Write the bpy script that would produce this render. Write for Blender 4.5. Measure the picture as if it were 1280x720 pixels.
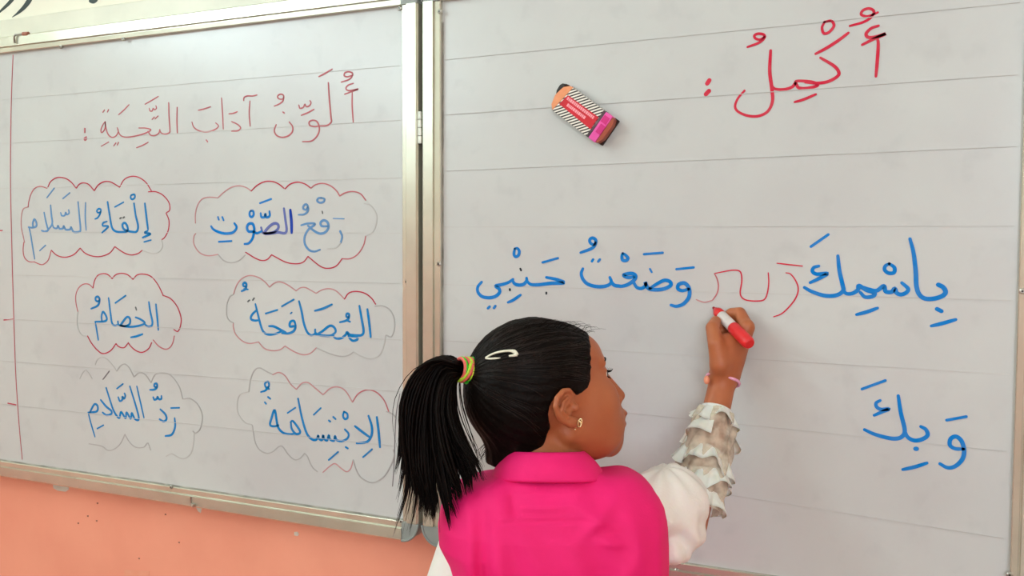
import bpy, bmesh, math, random
import numpy as np
from mathutils import Vector, Matrix
from mathutils.bvhtree import BVHTree

for o in list(bpy.data.objects):
    bpy.data.objects.remove(o)
SC = bpy.context.scene
COL = SC.collection
random.seed(7)
RNG = np.random.default_rng(7)

# ------------------------------------------------------------------ camera
CZ, CD = 1.40, 1.38                      # height, distance to the whiteboards
FPX, YAW, PIT, ROLL = 1170.0, 0.434, 0.0485, 0.004
_r = np.array([math.cos(YAW), math.sin(YAW), 0.0])
_f = np.array([-math.sin(YAW) * math.cos(PIT), math.cos(YAW) * math.cos(PIT), -math.sin(PIT)])
_u = np.cross(_r, _f)
_r, _u = _r * math.cos(ROLL) + _u * math.sin(ROLL), _u * math.cos(ROLL) - _r * math.sin(ROLL)
cam = bpy.data.cameras.new('camera')
cam.sensor_width = 36.0
cam.lens = FPX / 1280.0 * 36.0
cam.clip_start = 0.02
camo = bpy.data.objects.new('camera', cam)
COL.objects.link(camo)
M = Matrix.Identity(4)
for i in range(3):
    M[i][0], M[i][1], M[i][2] = _r[i], _u[i], -_f[i]
M[0][3], M[1][3], M[2][3] = 0.0, -CD, CZ
camo.matrix_world = M
SC.camera = camo

# ------------------------------------------------------------------ world, lights, exposure
w = bpy.data.worlds.new('world')
SC.world = w
w.use_nodes = True
w.node_tree.nodes['Background'].inputs[0].default_value = (0.80, 0.90, 1.0, 1)
w.node_tree.nodes['Background'].inputs[1].default_value = 1.0
SC.view_settings.view_transform = 'Standard'
SC.view_settings.look = 'None'
SC.view_settings.gamma = 1.0
SC.view_settings.use_curve_mapping = False
SC.view_settings.exposure = -0.03

RX0, RX1, RY0, RY1, RZ = -3.3, 2.7, 0.03, -5.0, 3.1     # room
WINS = [(-1.55, -2.95), (-3.25, -4.65)]                 # high windows in the left wall (y ranges)
WZ0, WZ1 = 2.25, 2.85
FILLF = (0.75, 2.45)                                     # unseen opening in the front wall, added for frontal fill light (x range)
VZ0, VZ1 = 1.20, 2.60


def area(name, loc, rot, sx, sy, power, col):
    l = bpy.data.lights.new(name, 'AREA')
    l.shape = 'RECTANGLE'
    l.size, l.size_y = sx, sy
    l.energy = power
    l.color = col
    o = bpy.data.objects.new(name, l)
    COL.objects.link(o)
    o.location = loc
    o.rotation_euler = rot
    return o


for i, (y0, y1) in enumerate(WINS):       # daylight entering through the left windows
    area('window_and_fill_light', (RX0 - 0.02, (y0 + y1) / 2, (WZ0 + WZ1) / 2), (0, math.radians(-90), 0),
         WZ1 - WZ0 - 0.1, y0 - y1 - 0.1, 25, (0.76, 0.97, 1.0))
area('window_and_fill_light', ((FILLF[0] + FILLF[1]) / 2, RY1 - 0.02, (VZ0 + VZ1) / 2), (math.radians(90), 0, 0),
     FILLF[1] - FILLF[0] - 0.1, VZ1 - VZ0 - 0.1, 78, (0.85, 0.93, 1.0))  # fill light added behind the camera to brighten the lower scene

# ------------------------------------------------------------------ helpers
WM = {}


def put(o, parent=None, local=False):
    COL.objects.link(o)
    if parent is not None:
        o.parent = parent
        if not local:
            o.matrix_parent_inverse = WM.get(parent.name, Matrix.Identity(4)).inverted()
    return o


def tag(o, label=None, cat=None, group=None, kind=None):
    for k, v in (('label', label), ('category', cat), ('group', group), ('kind', kind)):
        if v:
            o[k] = v
    return o


def empty(name, loc, rz=0.0):
    o = bpy.data.objects.new(name, None)
    o.empty_display_size = 0.05
    o.location = loc
    o.rotation_euler = (0, 0, rz)
    COL.objects.link(o)
    WM[o.name] = Matrix.Translation(loc) @ Matrix.Rotation(rz, 4, 'Z')
    return o


def mesh(name, v, f, mat, parent=None, smooth=False, local=False):
    me = bpy.data.meshes.new(name)
    me.from_pydata([tuple(map(float, p)) for p in v], [], [tuple(map(int, q)) for q in f])
    mats = mat if isinstance(mat, (list, tuple)) else [mat]
    for m in mats:
        me.materials.append(m)
    if smooth:
        me.polygons.foreach_set('use_smooth', [True] * len(me.polygons))
    me.update()
    return put(bpy.data.objects.new(name, me), parent, local)


class MB:
    def __init__(s):
        s.v, s.f, s.m = [], [], []

    def add(s, v, f, mi=0):
        b = len(s.v)
        s.v += [tuple(p) for p in v]
        s.f += [tuple(i + b for i in q) for q in f]
        s.m += [mi] * len(f)
        return s

    def box(s, a, b, mi=0):
        x0, y0, z0 = [min(p, q) for p, q in zip(a, b)]
        x1, y1, z1 = [max(p, q) for p, q in zip(a, b)]
        return s.add([(x0, y0, z0), (x1, y0, z0), (x1, y1, z0), (x0, y1, z0), (x0, y0, z1), (x1, y0, z1), (x1, y1, z1), (x0, y1, z1)],
                     [(0, 3, 2, 1), (4, 5, 6, 7), (0, 1, 5, 4), (1, 2, 6, 5), (2, 3, 7, 6), (3, 0, 4, 7)], mi)

    def tube(s, pts, rad, n=8, mi=0, cap=True):
        pts = [np.array(p, float) for p in pts]
        m = len(pts)
        if not hasattr(rad, '__len__'):
            rad = [rad] * m
        t0 = pts[1] - pts[0]
        ref = np.array([0, 0, 1.0]) if abs(t0[2]) < 0.8 * np.linalg.norm(t0) else np.array([1.0, 0, 0])
        vs, fs = [], []
        for i in range(m):
            t = pts[min(i + 1, m - 1)] - pts[max(i - 1, 0)]
            t = t / (np.linalg.norm(t) + 1e-12)
            x = ref - t * (ref @ t)
            x /= np.linalg.norm(x) + 1e-12
            ref = x
            y = np.cross(t, x)
            for k in range(n):
                an = 2 * math.pi * k / n
                vs.append(pts[i] + rad[i] * (x * math.cos(an) + y * math.sin(an)))
        for i in range(m - 1):
            for k in range(n):
                k2 = (k + 1) % n
                fs.append((i * n + k, i * n + k2, (i + 1) * n + k2, (i + 1) * n + k))
        if cap:
            fs.append(tuple(range(n - 1, -1, -1)))
            fs.append(tuple((m - 1) * n + k for k in range(n)))
        return s.add(vs, fs, mi)

    def prism(s, poly, axis_fn, d0, d1, mi=0):
        n = len(poly)
        vs = [axis_fn(p, d0) for p in poly] + [axis_fn(p, d1) for p in poly]
        fs = [tuple(range(n)), tuple(range(2 * n - 1, n - 1, -1))]
        fs += [(i, i + n, (i + 1) % n + n, (i + 1) % n) for i in range(n)]
        return s.add(vs, fs, mi)

    def build(s, name, mat, parent=None, smooth=False, local=False, bevel=0.0):
        o = mesh(name, s.v, s.f, mat, parent, smooth, local)
        o.data.polygons.foreach_set('material_index', s.m)
        bm = bmesh.new()
        bm.from_mesh(o.data)
        bmesh.ops.recalc_face_normals(bm, faces=bm.faces)
        bm.to_mesh(o.data)
        bm.free()
        if bevel:
            md = o.modifiers.new('bevel', 'BEVEL')
            md.width = bevel
            md.segments = 2
            md.limit_method = 'ANGLE'
        return o


def srgb(r, g, b):
    f = lambda c: c / 12.92 if c <= 0.04045 else ((c + 0.055) / 1.055) ** 2.4
    return (f(r / 255), f(g / 255), f(b / 255), 1)


MATS = {}


def mat(name, col, rough=0.5, metal=0.0, noise=None, scale=8.0, bump=0.0, bscale=60.0, coord='Object', stretch=(1, 1, 1), **kw):
    """noise = second colour mixed in by a noise texture; bump = relief strength"""
    m = bpy.data.materials.new(name)
    m.use_nodes = True
    nt = m.node_tree
    b = nt.nodes['Principled BSDF']
    b.inputs['Base Color'].default_value = col
    b.inputs['Roughness'].default_value = rough
    b.inputs['Metallic'].default_value = metal
    for k, v in kw.items():
        b.inputs[k.replace('_', ' ')].default_value = v
    tc = nt.nodes.new('ShaderNodeTexCoord')
    mp = nt.nodes.new('ShaderNodeMapping')
    mp.inputs['Scale'].default_value = stretch
    nt.links.new(tc.outputs[coord], mp.inputs[0])
    if noise is not None:
        n = nt.nodes.new('ShaderNodeTexNoise')
        n.inputs['Scale'].default_value = scale
        n.inputs['Detail'].default_value = 4
        nt.links.new(mp.outputs[0], n.inputs[0])
        r = nt.nodes.new('ShaderNodeValToRGB')
        r.color_ramp.elements[0].position = 0.35
        r.color_ramp.elements[1].position = 0.68
        r.color_ramp.elements[0].color = col
        r.color_ramp.elements[1].color = noise
        nt.links.new(n.outputs[0], r.inputs[0])
        nt.links.new(r.outputs[0], b.inputs['Base Color'])
    if bump:
        n2 = nt.nodes.new('ShaderNodeTexNoise')
        n2.inputs['Scale'].default_value = bscale
        n2.inputs['Detail'].default_value = 3
        nt.links.new(mp.outputs[0], n2.inputs[0])
        bp = nt.nodes.new('ShaderNodeBump')
        bp.inputs['Strength'].default_value = bump
        bp.inputs['Distance'].default_value = 0.002
        nt.links.new(n2.outputs[0], bp.inputs['Height'])
        nt.links.new(bp.outputs[0], b.inputs['Normal'])
    MATS[name] = m
    return m


m_cream = mat('cream_paint', srgb(240, 237, 220), 0.6, noise=srgb(231, 228, 211), scale=3, bump=0.15, bscale=40)
m_coral = mat('coral_paint', srgb(249, 167, 140), 0.42, noise=srgb(242, 158, 132), scale=5, bump=0.15, bscale=40)
m_floor = mat('terrazzo', srgb(168, 158, 146), 0.4, noise=srgb(140, 132, 122), scale=40)
m_white = mat('ceiling_paint', srgb(242, 241, 234), 0.7, noise=srgb(236, 234, 226), scale=3)
m_alu = mat('aluminium', srgb(216, 215, 200), 0.27, 0.68, noise=srgb(204, 203, 188), scale=14, stretch=(1, 1, 1))
m_lip = mat('aluminium_lip', srgb(196, 197, 188), 0.34, 0.85, noise=srgb(182, 182, 172), scale=30)
m_grey = mat('grey_plastic', srgb(150, 158, 154), 0.45, noise=srgb(138, 146, 142), scale=20)
m_steel = mat('steel', srgb(190, 188, 180), 0.3, 0.9, noise=srgb(150, 148, 140), scale=60)
m_dark = mat('dark_hole', srgb(50, 46, 42), 0.6, noise=srgb(35, 32, 30), scale=30)
m_rust = mat('rust', srgb(176, 116, 98), 0.7, 0.2, noise=srgb(140, 86, 70), scale=200)
m_batten = mat('batten_paint', srgb(226, 226, 208), 0.35, noise=srgb(214, 215, 198), scale=9)


def board_mat():
    m = mat('whiteboard_enamel', srgb(219, 218, 212), 0.24)
    nt = m.node_tree
    b = nt.nodes['Principled BSDF']
    b.inputs['Specular IOR Level'].default_value = 0.62
    tc = nt.nodes['Texture Coordinate']
    # soft wiped-ink clouds, plus finer dirty wipes
    n1 = nt.nodes.new('ShaderNodeTexNoise'); n1.inputs['Scale'].default_value = 3.2; n1.inputs['Detail'].default_value = 5
    n2 = nt.nodes.new('ShaderNodeTexNoise'); n2.inputs['Scale'].default_value = 22; n2.inputs['Detail'].default_value = 6
    for n in (n1, n2):
        nt.links.new(tc.outputs['Object'], n.inputs[0])
    r1 = nt.nodes.new('ShaderNodeValToRGB')
    r1.color_ramp.elements[0].position = 0.40; r1.color_ramp.elements[0].color = srgb(203, 206, 205)
    r1.color_ramp.elements[1].position = 0.70; r1.color_ramp.elements[1].color = srgb(195, 195, 196)
    r2 = nt.nodes.new('ShaderNodeValToRGB')
    r2.color_ramp.elements[0].position = 0.56; r2.color_ramp.elements[0].color = (1, 1, 1, 1)
    r2.color_ramp.elements[1].position = 0.85; r2.color_ramp.elements[1].color = (0.74, 0.74, 0.76, 1)
    mx = nt.nodes.new('ShaderNodeMixRGB'); mx.blend_type = 'MULTIPLY'; mx.inputs[0].default_value = 0.42
    nt.links.new(n1.outputs[0], r1.inputs[0]); nt.links.new(n2.outputs[0], r2.inputs[0])
    nt.links.new(r1.outputs[0], mx.inputs[1]); nt.links.new(r2.outputs[0], mx.inputs[2])
    nt.links.new(mx.outputs[0], b.inputs['Base Color'])
    return m


m_board = board_mat()
BRD = np.array(srgb(204, 204, 202)[:3])


def ink(name, col, amount):
    c = np.array(srgb(*col)[:3])
    c1 = BRD * (1 - amount) + c * amount
    c2 = BRD * (1 - amount * 0.94) + c * amount * 0.94
    return mat(name, (*c1, 1), 0.6, noise=(*c2, 1), scale=45, Specular_IOR_Level=0.1)


INK = {}
for nm, c in (('blue', (0, 122, 204)), ('navy', (14, 60, 170)), ('teal', (6, 124, 192)), ('red', (206, 38, 66)), ('rose', (186, 48, 70)), ('grey', (100, 92, 98)), ('black', (26, 40, 52))):
    for lv in (1.0, 0.8, 0.6, 0.4, 0.25):
        INK[nm, lv] = ink('ink_%s_%d' % (nm, lv * 100), c, lv)

# ------------------------------------------------------------------ the room
def wall(name, a, b, z0, z1, mats):
    """vertical slab with the paint changing colour at the dado height"""
    mb = MB()
    zs = [z0] + [z for z in (1.40,) if z0 < z < z1] + [z1]
    for i in range(len(zs) - 1):
        mb.box((a[0], a[1], zs[i]), (b[0], b[1], zs[i + 1]), 0 if zs[i + 1] <= 1.401 else 1)
    o = mb.build(name, mats)
    tag(o, kind='structure')
    return o


WP = [m_coral, m_cream]
wall_back = wall('wall_back', (RX0 - 0.15, RY0, 0), (RX1 + 0.15, RY0 + 0.15, 0), 0, RZ, WP)
wall('wall_right', (RX1, RY1, 0), (RX1 + 0.15, RY0, 0), 0, RZ, WP)
mb = MB()
for (x0, x1, z0, z1) in [(RX0 - 0.15, RX1 + 0.15, 0, VZ0), (RX0 - 0.15, FILLF[0], VZ0, 1.40), (FILLF[1], RX1 + 0.15, VZ0, 1.40), (RX0 - 0.15, FILLF[0], 1.40, VZ1), (FILLF[1], RX1 + 0.15, 1.40, VZ1), (RX0 - 0.15, RX1 + 0.15, VZ1, RZ)]:
    mb.box((x0, RY1 - 0.15, z0), (x1, RY1, z1), 0 if z1 <= 1.401 else 1)
tag(mb.build('wall_front', WP), kind='structure')
mb = MB()
for (y0, y1, z0, z1) in [(RY0, RY1, 0, 1.40), (RY0, RY1, 1.40, WZ0), (RY0, RY1, WZ1, RZ),
                         (RY0, WINS[0][0], WZ0, WZ1), (WINS[0][1], WINS[1][0], WZ0, WZ1), (WINS[1][1], RY1, WZ0, WZ1)]:
    mb.box((RX0 - 0.15, y0, z0), (RX0, y1, z1), 0 if z1 <= 1.401 else 1)
tag(mb.build('wall_left', WP), kind='structure')
tag(MB().box((RX0 - 0.15, RY1 - 0.15, -0.1), (RX1 + 0.15, RY0 + 0.15, 0)).build('floor', m_floor), kind='structure')
tag(MB().box((RX0 - 0.15, RY1 - 0.15, RZ), (RX1 + 0.15, RY0 + 0.15, RZ + 0.1)).build('ceiling', m_white), kind='structure')
m_wframe = mat('window_frame_paint', srgb(225, 226, 220), 0.4, noise=srgb(210, 211, 204), scale=10)
for i, (h0, h1, z0, z1) in enumerate([(a, b, WZ0, WZ1) for a, b in WINS] + [(FILLF[1], FILLF[0], VZ0, VZ1)]):
    mb = MB()
    for (a, b, c, d) in [(h0, h0 - 0.06, z0, z1), (h1 + 0.06, h1, z0, z1), ((h0 + h1) / 2 + 0.03, (h0 + h1) / 2 - 0.03, z0, z1),
                         (h0, h1, z0, z0 + 0.06), (h0, h1, z1 - 0.06, z1)]:
        if i < 2:
            mb.box((RX0 - 0.10, a, c), (RX0 - 0.04, b, d))
        else:
            mb.box((a, RY1 - 0.10, c), (b, RY1 - 0.04, d))
    wn = tag(mb.build('window_%d' % (i + 1), m_wframe), kind='structure')  # the last one frames the added front fill light
def tube_mat(name, col, e):
    m = bpy.data.materials.new(name)
    m.use_nodes = True
    b = m.node_tree.nodes['Principled BSDF']
    b.inputs['Emission Color'].default_value = col
    b.inputs['Emission Strength'].default_value = e
    return m


for x, y0, y1, m, lab in ((-2.1, -0.85, -2.65, tube_mat('fill_tube_cool', (0.82, 0.99, 0.98, 1), 66.0), 'added ceiling fill tube nearest the high windows'),
                          (0.8, -1.3, -3.1, tube_mat('fill_tube_neutral', (0.94, 0.96, 1.0, 1), 22.0), 'added ceiling fill tube above and behind the girl')):
    e = empty('ceiling_fill', (x, (y0 + y1) / 2, RZ))  # unseen tubes added to lift the light, stronger on the left
    tag(e, lab, 'lamp', 'added ceiling fill tubes')
    MB().box((x - 0.05, y0, RZ - 0.05), (x + 0.05, y1, RZ)).build('fill_housing', m_white, e)
    MB().tube([(x, y0 - 0.05, RZ - 0.07), (x, y1 + 0.05, RZ - 0.07)], 0.02, 10).build('fill_tube', m, e)

# white batten on the wall above the boards
tag(MB().box((RX0, 0.006, CZ + 0.432), (RX1, RY0, CZ + 0.474)).build('trim_1', m_batten, bevel=0.003), kind='structure')

# ------------------------------------------------------------------ pixel -> plane (writing lies ON the board, so it has one place only)
def onplane(px, py, Y=0.0):
    d = _f + _r * (px - 640) / FPX + _u * (360 - py) / FPX
    t = (CD + Y) / d[1]
    return np.array([d[0] * t, Y, CZ + d[2] * t])


def spline(pts, sub=6):
    p = np.array(pts, float)
    if len(p) == 2:
        return p
    out = []
    q = np.vstack([2 * p[0] - p[1], p, 2 * p[-1] - p[-2]])
    for i in range(1, len(q) - 2):
        for k in range(sub):
            t = k / sub
            out.append(0.5 * ((2 * q[i]) + (-q[i - 1] + q[i + 1]) * t + (2 * q[i - 1] - 5 * q[i] + 4 * q[i + 1] - q[i + 2]) * t * t + (-q[i - 1] + 3 * q[i] - 3 * q[i + 1] + q[i + 2]) * t ** 3))
    out.append(p[-1])
    return np.array(out)


_zi = [0]


def stroke_geo(pts3, width, Y=0.0, taper=0.25):
    """flat pen ribbon with round ends on the plane y = Y (points are x, z)"""
    p = np.array(pts3)
    n = len(p)
    _zi[0] = (_zi[0] + 1) % 12
    yy = Y - 0.0005 - 0.00004 * _zi[0]
    seg = np.gradient(p, axis=0)
    seg /= np.linalg.norm(seg, axis=1)[:, None] + 1e-9
    nrm = np.stack([-seg[:, 1], seg[:, 0]], 1)
    L = np.concatenate([[0], np.cumsum(np.linalg.norm(np.diff(p, axis=0), axis=1))])
    tt = L / (L[-1] + 1e-9)
    wv = width / 2 * (1 - taper * (2 * np.abs(tt - 0.5)) ** 3) if not hasattr(width, '__len__') else np.interp(tt, np.linspace(0, 1, len(width)), width) / 2
    left = p + nrm * wv[:, None]
    right = p - nrm * wv[:, None]
    out = [tuple(x) for x in left]
    a0 = math.atan2(nrm[-1][1], nrm[-1][0])
    for k in range(1, 5):
        a = a0 - math.pi * k / 5
        out.append((p[-1][0] + wv[-1] * math.cos(a), p[-1][1] + wv[-1] * math.sin(a)))
    out += [tuple(x) for x in right[::-1]]
    a0 = math.atan2(-nrm[0][1], -nrm[0][0])
    for k in range(1, 5):
        a = a0 - math.pi * k / 5
        out.append((p[0][0] + wv[0] * math.cos(a), p[0][1] + wv[0] * math.sin(a)))
    N = len(out)
    v = [(x, yy, z) for x, z in out] + [(x, Y + 0.0002, z) for x, z in out]
    f = []
    for i in range(n - 1):
        f.append((i, i + 1, 2 * n + 4 - 2 - i, 2 * n + 4 - 1 - i))
    f.append(tuple([n - 1 + k for k in range(6)]))
    f.append(tuple([2 * n + 4 - 1] + [2 * n + 4 + k for k in range(4)] + [0]))
    f += [(i, i + N, (i + 1) % N + N, (i + 1) % N) for i in range(N)]
    return v, f


def draw(name, pts, O, S, width, m, parent, Y=0.0, label=None, taper=0.25, sub=6):
    px = [(O[0] + x / S, O[1] + y / S) for x, y in pts]
    sp = spline(px, sub)
    if len(sp) == 2 and np.linalg.norm(sp[1] - sp[0]) < 1e-3:
        sp[1] = sp[1] + (0.3, 0)
    p3 = [onplane(x, y, Y)[[0, 2]] for x, y in sp]
    v, f = stroke_geo(p3, width / 1000.0 if not hasattr(width, '__len__') else [q / 1000.0 for q in width], Y, taper)
    o = mesh(name, v, f, m, parent)
    if label:
        o['label'] = label
    return o
# ------------------------------------------------------------------ whiteboards
BT, BB = CZ + 0.432, CZ - 0.516          # outer top and bottom
RW = 0.033                               # rail width


def rail(name, p0, p1, inward, parent, mat_=None):
    """aluminium rail from p0 to p1 (outer edge, x/z), profile growing towards 'inward'"""
    mb = MB()
    prof = [(0.0, 0.022), (0.0, -0.010), (0.003, -0.014), (0.0215, -0.014), (0.0225, -0.0085), (0.0240, -0.0085), (0.0245, -0.0095), (0.0318, -0.0088), (0.033, -0.0076), (0.033, 0.0)]
    d = np.array(p1) - np.array(p0)
    n = len(prof)
    vs = []
    for p in (p0, p1):
        for a, y in prof:
            vs.append((p[0] + inward[0] * a, y, p[1] + inward[1] * a))
    vs += []
    fs = [(i, i + 1, n + i + 1, n + i) for i in range(n - 1)] + [(n - 1, 0, n, 2 * n - 1), tuple(range(n)), tuple(range(2 * n - 1, n - 1, -1))]
    mb.add(vs, fs)
    o = mb.build(name, mat_ or m_alu, parent)
    return o


def corner(parent, cx, cz, sx, sz):
    """grey plastic quarter-round corner; cx, cz = inner corner, sx, sz point outwards"""
    R = RW - 0.0005
    poly = [(0, 0)] + [(R * math.cos(a), R * math.sin(a)) for a in np.linspace(0, math.pi / 2, 9)]
    mb = MB()
    mb.prism(poly, lambda p, d: (cx + sx * p[0], d, cz + sz * p[1]), 0.022, -0.0125)
    o = mb.build('corner_cap', m_grey, parent)
    # raised edge of the cap
    rim = [(cx + sx * R * math.cos(a), -0.0125, cz + sz * R * math.sin(a)) for a in np.linspace(0, math.pi / 2, 9)]
    MB().tube(rim, 0.0022, 6).build('cap_rim', m_grey, o, smooth=True)
    return o


def screw(parent, x, z, y=-0.0125, r=0.0038):
    o = MB().tube([(x, y + 0.002, z), (x, y - 0.0012, z), (x, y - 0.0022, z)], [r, r, r * 0.6], 10).build('screw', m_steel, parent)
    MB().tube([(x, y - 0.0021, z), (x, y - 0.0026, z)], r * 0.42, 6).build('screw_socket', m_dark, o)
    return o


def panel(x0, x1, label):
    e = empty('whiteboard', ((x0 + x1) / 2, 0.0, BB))
    tag(e, label, 'whiteboard', 'hinged whiteboards on the wall')
    s = MB().box((x0 + 0.02, 0.0, BB + 0.02), (x1 - 0.02, 0.022, BT - 0.02)).build('writing_surface', m_board, e)
    rail('frame_rail', (x0 + RW, BT), (x1 - RW, BT), (0, -1), e)
    rail('frame_rail', (x0 + RW, BB), (x1 - RW, BB), (0, 1), e)
    rail('frame_rail', (x0, BB + RW), (x0, BT - RW), (1, 0), e)
    rail('frame_rail', (x1, BB + RW), (x1, BT - RW), (-1, 0), e)
    corner(e, x0 + RW, BT - RW, -1, 1)
    corner(e, x1 - RW, BT - RW, 1, 1)
    corner(e, x0 + RW, BB + RW, -1, -1)
    corner(e, x1 - RW, BB + RW, 1, -1)
    return e, s


LX0, LX1, RX_0, RX_1 = -2.62, -0.8095, -0.8015, 0.119
boardL, surfL = panel(LX0, LX1, 'left whiteboard with six blue words inside red cloud outlines')
boardR, surfR = panel(RX_0, RX_1, 'right whiteboard with large blue sentence that the girl writes on')


def pxs(parent, pts, y=-0.0125):
    for x, yy in pts:
        p = onplane(x, yy, y)
        screw(parent, p[0], p[2], y + 0.002)


pxs(boardL, [(499, 10), (508, 352), (75, 58.5), (153, 48.5), (213, 609), (501, 652)], -0.011)
pxs(boardR, [(549, 14), (548, 330), (1278, 364), (845, 714), (1262, 719)], -0.011)
# hinges in the gap
for zz, par in ((onplane(530, 160)[2], boardL), (BB + 0.16, boardL)):
    o = None
    for k in range(4):
        z0 = zz + 0.026 - k * 0.0135
        q = MB().tube([(-0.8055, -0.011, z0), (-0.8055, -0.011, z0 - 0.0125)], 0.0036, 10)
        if o is None:
            o = q.build('hinge', m_steel, par)
        else:
            q.build('hinge_knuckle', m_steel, o)

# ruled pencil lines (plane x, height relative to the camera)
m_rule = mat('ruled_line', srgb(176, 175, 173), 0.5, noise=srgb(200, 200, 198), scale=7)
m_edge = mat('edge_line', srgb(120, 118, 112), 0.6, noise=srgb(190, 188, 180), scale=25)  # thin grey line where the surface meets the rail


def hline(surf, x0, x1, z0, z1, name='ruled_line', w_=0.0009, m=None):
    n = 10
    v, f = stroke_geo([(x0 + (x1 - x0) * i / n, z0 + (z1 - z0) * i / n) for i in range(n + 1)], w_, 0.0, 0.0)
    mesh(name, v, f, m or m_rule, surf)


for zl, zr in ((0.304, 0.300), (0.209, 0.208), (0.114, 0.110), (0.020, 0.0155), (-0.077, -0.071), (-0.172, -0.169), (-0.266, -0.259), (-0.361, -0.355)):
    hline(surfL, -2.5, -0.852, CZ + zl, CZ + zr)
for zl, zr in ((0.303, 0.311), (0.212, 0.219), (0.119, 0.127), (0.0255, 0.024), (-0.071, -0.073), (-0.166, -0.170), (-0.257, -0.272), (-0.352, -0.388)):
    hline(surfR, -0.766, 0.078, CZ + zl, CZ + zr)
hline(surfL, LX0 + RW, LX1 - RW, BB + RW + 0.001, BB + RW + 0.001, 'edge_line', 0.0022, m_edge)
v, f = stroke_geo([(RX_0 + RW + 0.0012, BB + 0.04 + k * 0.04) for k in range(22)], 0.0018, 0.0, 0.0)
mesh('edge_line', v, f, m_edge, surfR)

# ------------------------------------------------------------------ handwriting
class Word:
    """a handwritten word on a board surface: first stroke is the part, the others hang under it"""
    def __init__(s, surf, O, S, width, m, label, name='handwritten_word'):
        s.surf, s.O, s.S, s.w, s.m, s.label, s.name, s.root = surf, O, S, width, m, label, name, None

    def st(s, pts, name='letter_stroke', w=None, m=None, taper=0.25):
        par = s.root or s.surf
        o = draw(s.name if s.root is None else name, pts, s.O, s.S, w or s.w, m or s.m, par, 0.0, s.label if s.root is None else None, taper)
        if s.root is None:
            s.root = o
        return s

    def marks(s, lst, w=None, m=None):
        for q in lst:
            s.st(q, 'vowel_mark', w, m)
        return s

    def dots(s, lst, w=None, m=None):
        for q in lst:
            s.st(q, 'letter_dot', w or s.w * 1.25, m)
        return s


def cloud(surf, O, S, arcs, label):
    root = None
    for pts, lv in arcs:
        nm = ('rose' if lv >= 0.6 else 'grey', lv)
        o = draw('cloud_outline' if root is None else 'outline_arc', pts, O, S, 2.2, INK[nm], root or surf, 0.0, label if root is None else None, 0.1)
        root = root or o


# red heading, left board
O, S = (90, 80), 6.0
R9 = INK['rose', 0.8]
Word(surfL, O, S, 2.5, R9, 'red handwritten heading word at the left of the top line')\
    .st([(250, 432), (236, 450), (218, 490), (222, 514), (240, 500), (251, 470), (250, 432), (256, 480), (272, 528), (300, 550), (330, 540), (348, 505), (340, 478)])\
    .st([(343, 490), (360, 530), (390, 547), (430, 548), (500, 535), (560, 515), (592, 494), (555, 481), (503, 480)])\
    .st([(570, 505), (590, 533), (620, 537), (650, 520), (660, 492)])\
    .st([(658, 495), (670, 517), (700, 526), (730, 515), (735, 490), (728, 380), (726, 290)])\
    .st([(790, 325), (788, 420), (791, 518)])\
    .marks([[(350, 380), (390, 345), (428, 305)], [(548, 302), (600, 272), (648, 243)], [(580, 333), (586, 352), (602, 352), (609, 334), (620, 343), (634, 332), (630, 313)], [(220, 617), (275, 585)], [(485, 628), (530, 610), (572, 587)]])\
    .dots([[(232, 362), (244, 345)], [(266, 360), (275, 342)], [(602, 415), (618, 398)], [(624, 412), (646, 390)], [(314, 613), (330, 592)], [(340, 608), (350, 588)]], 2.8)
Word(surfL, O, S, 4.2, R9, 'red colon closing the left heading', 'colon_mark').st([(97, 484), (97, 513)]).st([(108, 547), (94, 560), (99, 570), (111, 560)], 'letter_dot')
Word(surfL, O, S, 2.5, R9, 'red handwritten heading word in the middle of the top line')\
    .st([(1078, 442), (1099, 465), (1075, 490), (1020, 508), (960, 503), (915, 475), (900, 435)])\
    .st([(1122, 255), (1130, 380), (1135, 488)])\
    .marks([[(948, 347), (995, 336), (1040, 320)]]).dots([[(1008, 570), (1018, 584)]], 3.2)
O = (270, 80)
Word(surfL, O, S, 2.5, R9, 'red letters with wavy mark in the heading')\
    .st([(118, 432), (160, 452), (185, 478), (165, 500), (118, 504)]).st([(255, 278), (250, 370), (257, 466)])\
    .marks([[(98, 374), (130, 370), (160, 358)], [(208, 275), (211, 252), (235, 240), (275, 240), (308, 232)]])
Word(surfL, O, S, 2.7, R9, 'red handwritten heading word at the right of the top line')\
    .st([(550, 435), (575, 470), (572, 510), (540, 540), (495, 550), (455, 535), (438, 500), (452, 455)])\
    .st([(775, 465), (740, 470), (705, 460), (700, 435), (725, 422), (755, 430), (772, 460), (775, 500), (755, 545), (715, 578), (650, 582)])\
    .st([(775, 465), (830, 462), (865, 435), (862, 390), (850, 250), (843, 140)])\
    .st([(1022, 212), (1022, 320), (1030, 437)])\
    .st([(1030, 145), (990, 160), (975, 185), (1000, 200), (1068, 188), (1010, 210), (965, 227)])\
    .marks([[(508, 245), (500, 263), (475, 262), (462, 248), (472, 231), (494, 227), (509, 243), (500, 280), (470, 302), (438, 316)],
            [(622, 308), (630, 332), (655, 325), (668, 302), (678, 320), (702, 312), (713, 290), (705, 275)], [(640, 385), (690, 365), (735, 340)],
            [(772, 95), (820, 70), (872, 38)], [(1022, 85), (985, 96), (963, 88), (966, 68), (990, 58), (1020, 66), (1023, 86), (1000, 115), (940, 136)]])\
    .dots([[(503, 361), (513, 368)]], 3.4)

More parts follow.
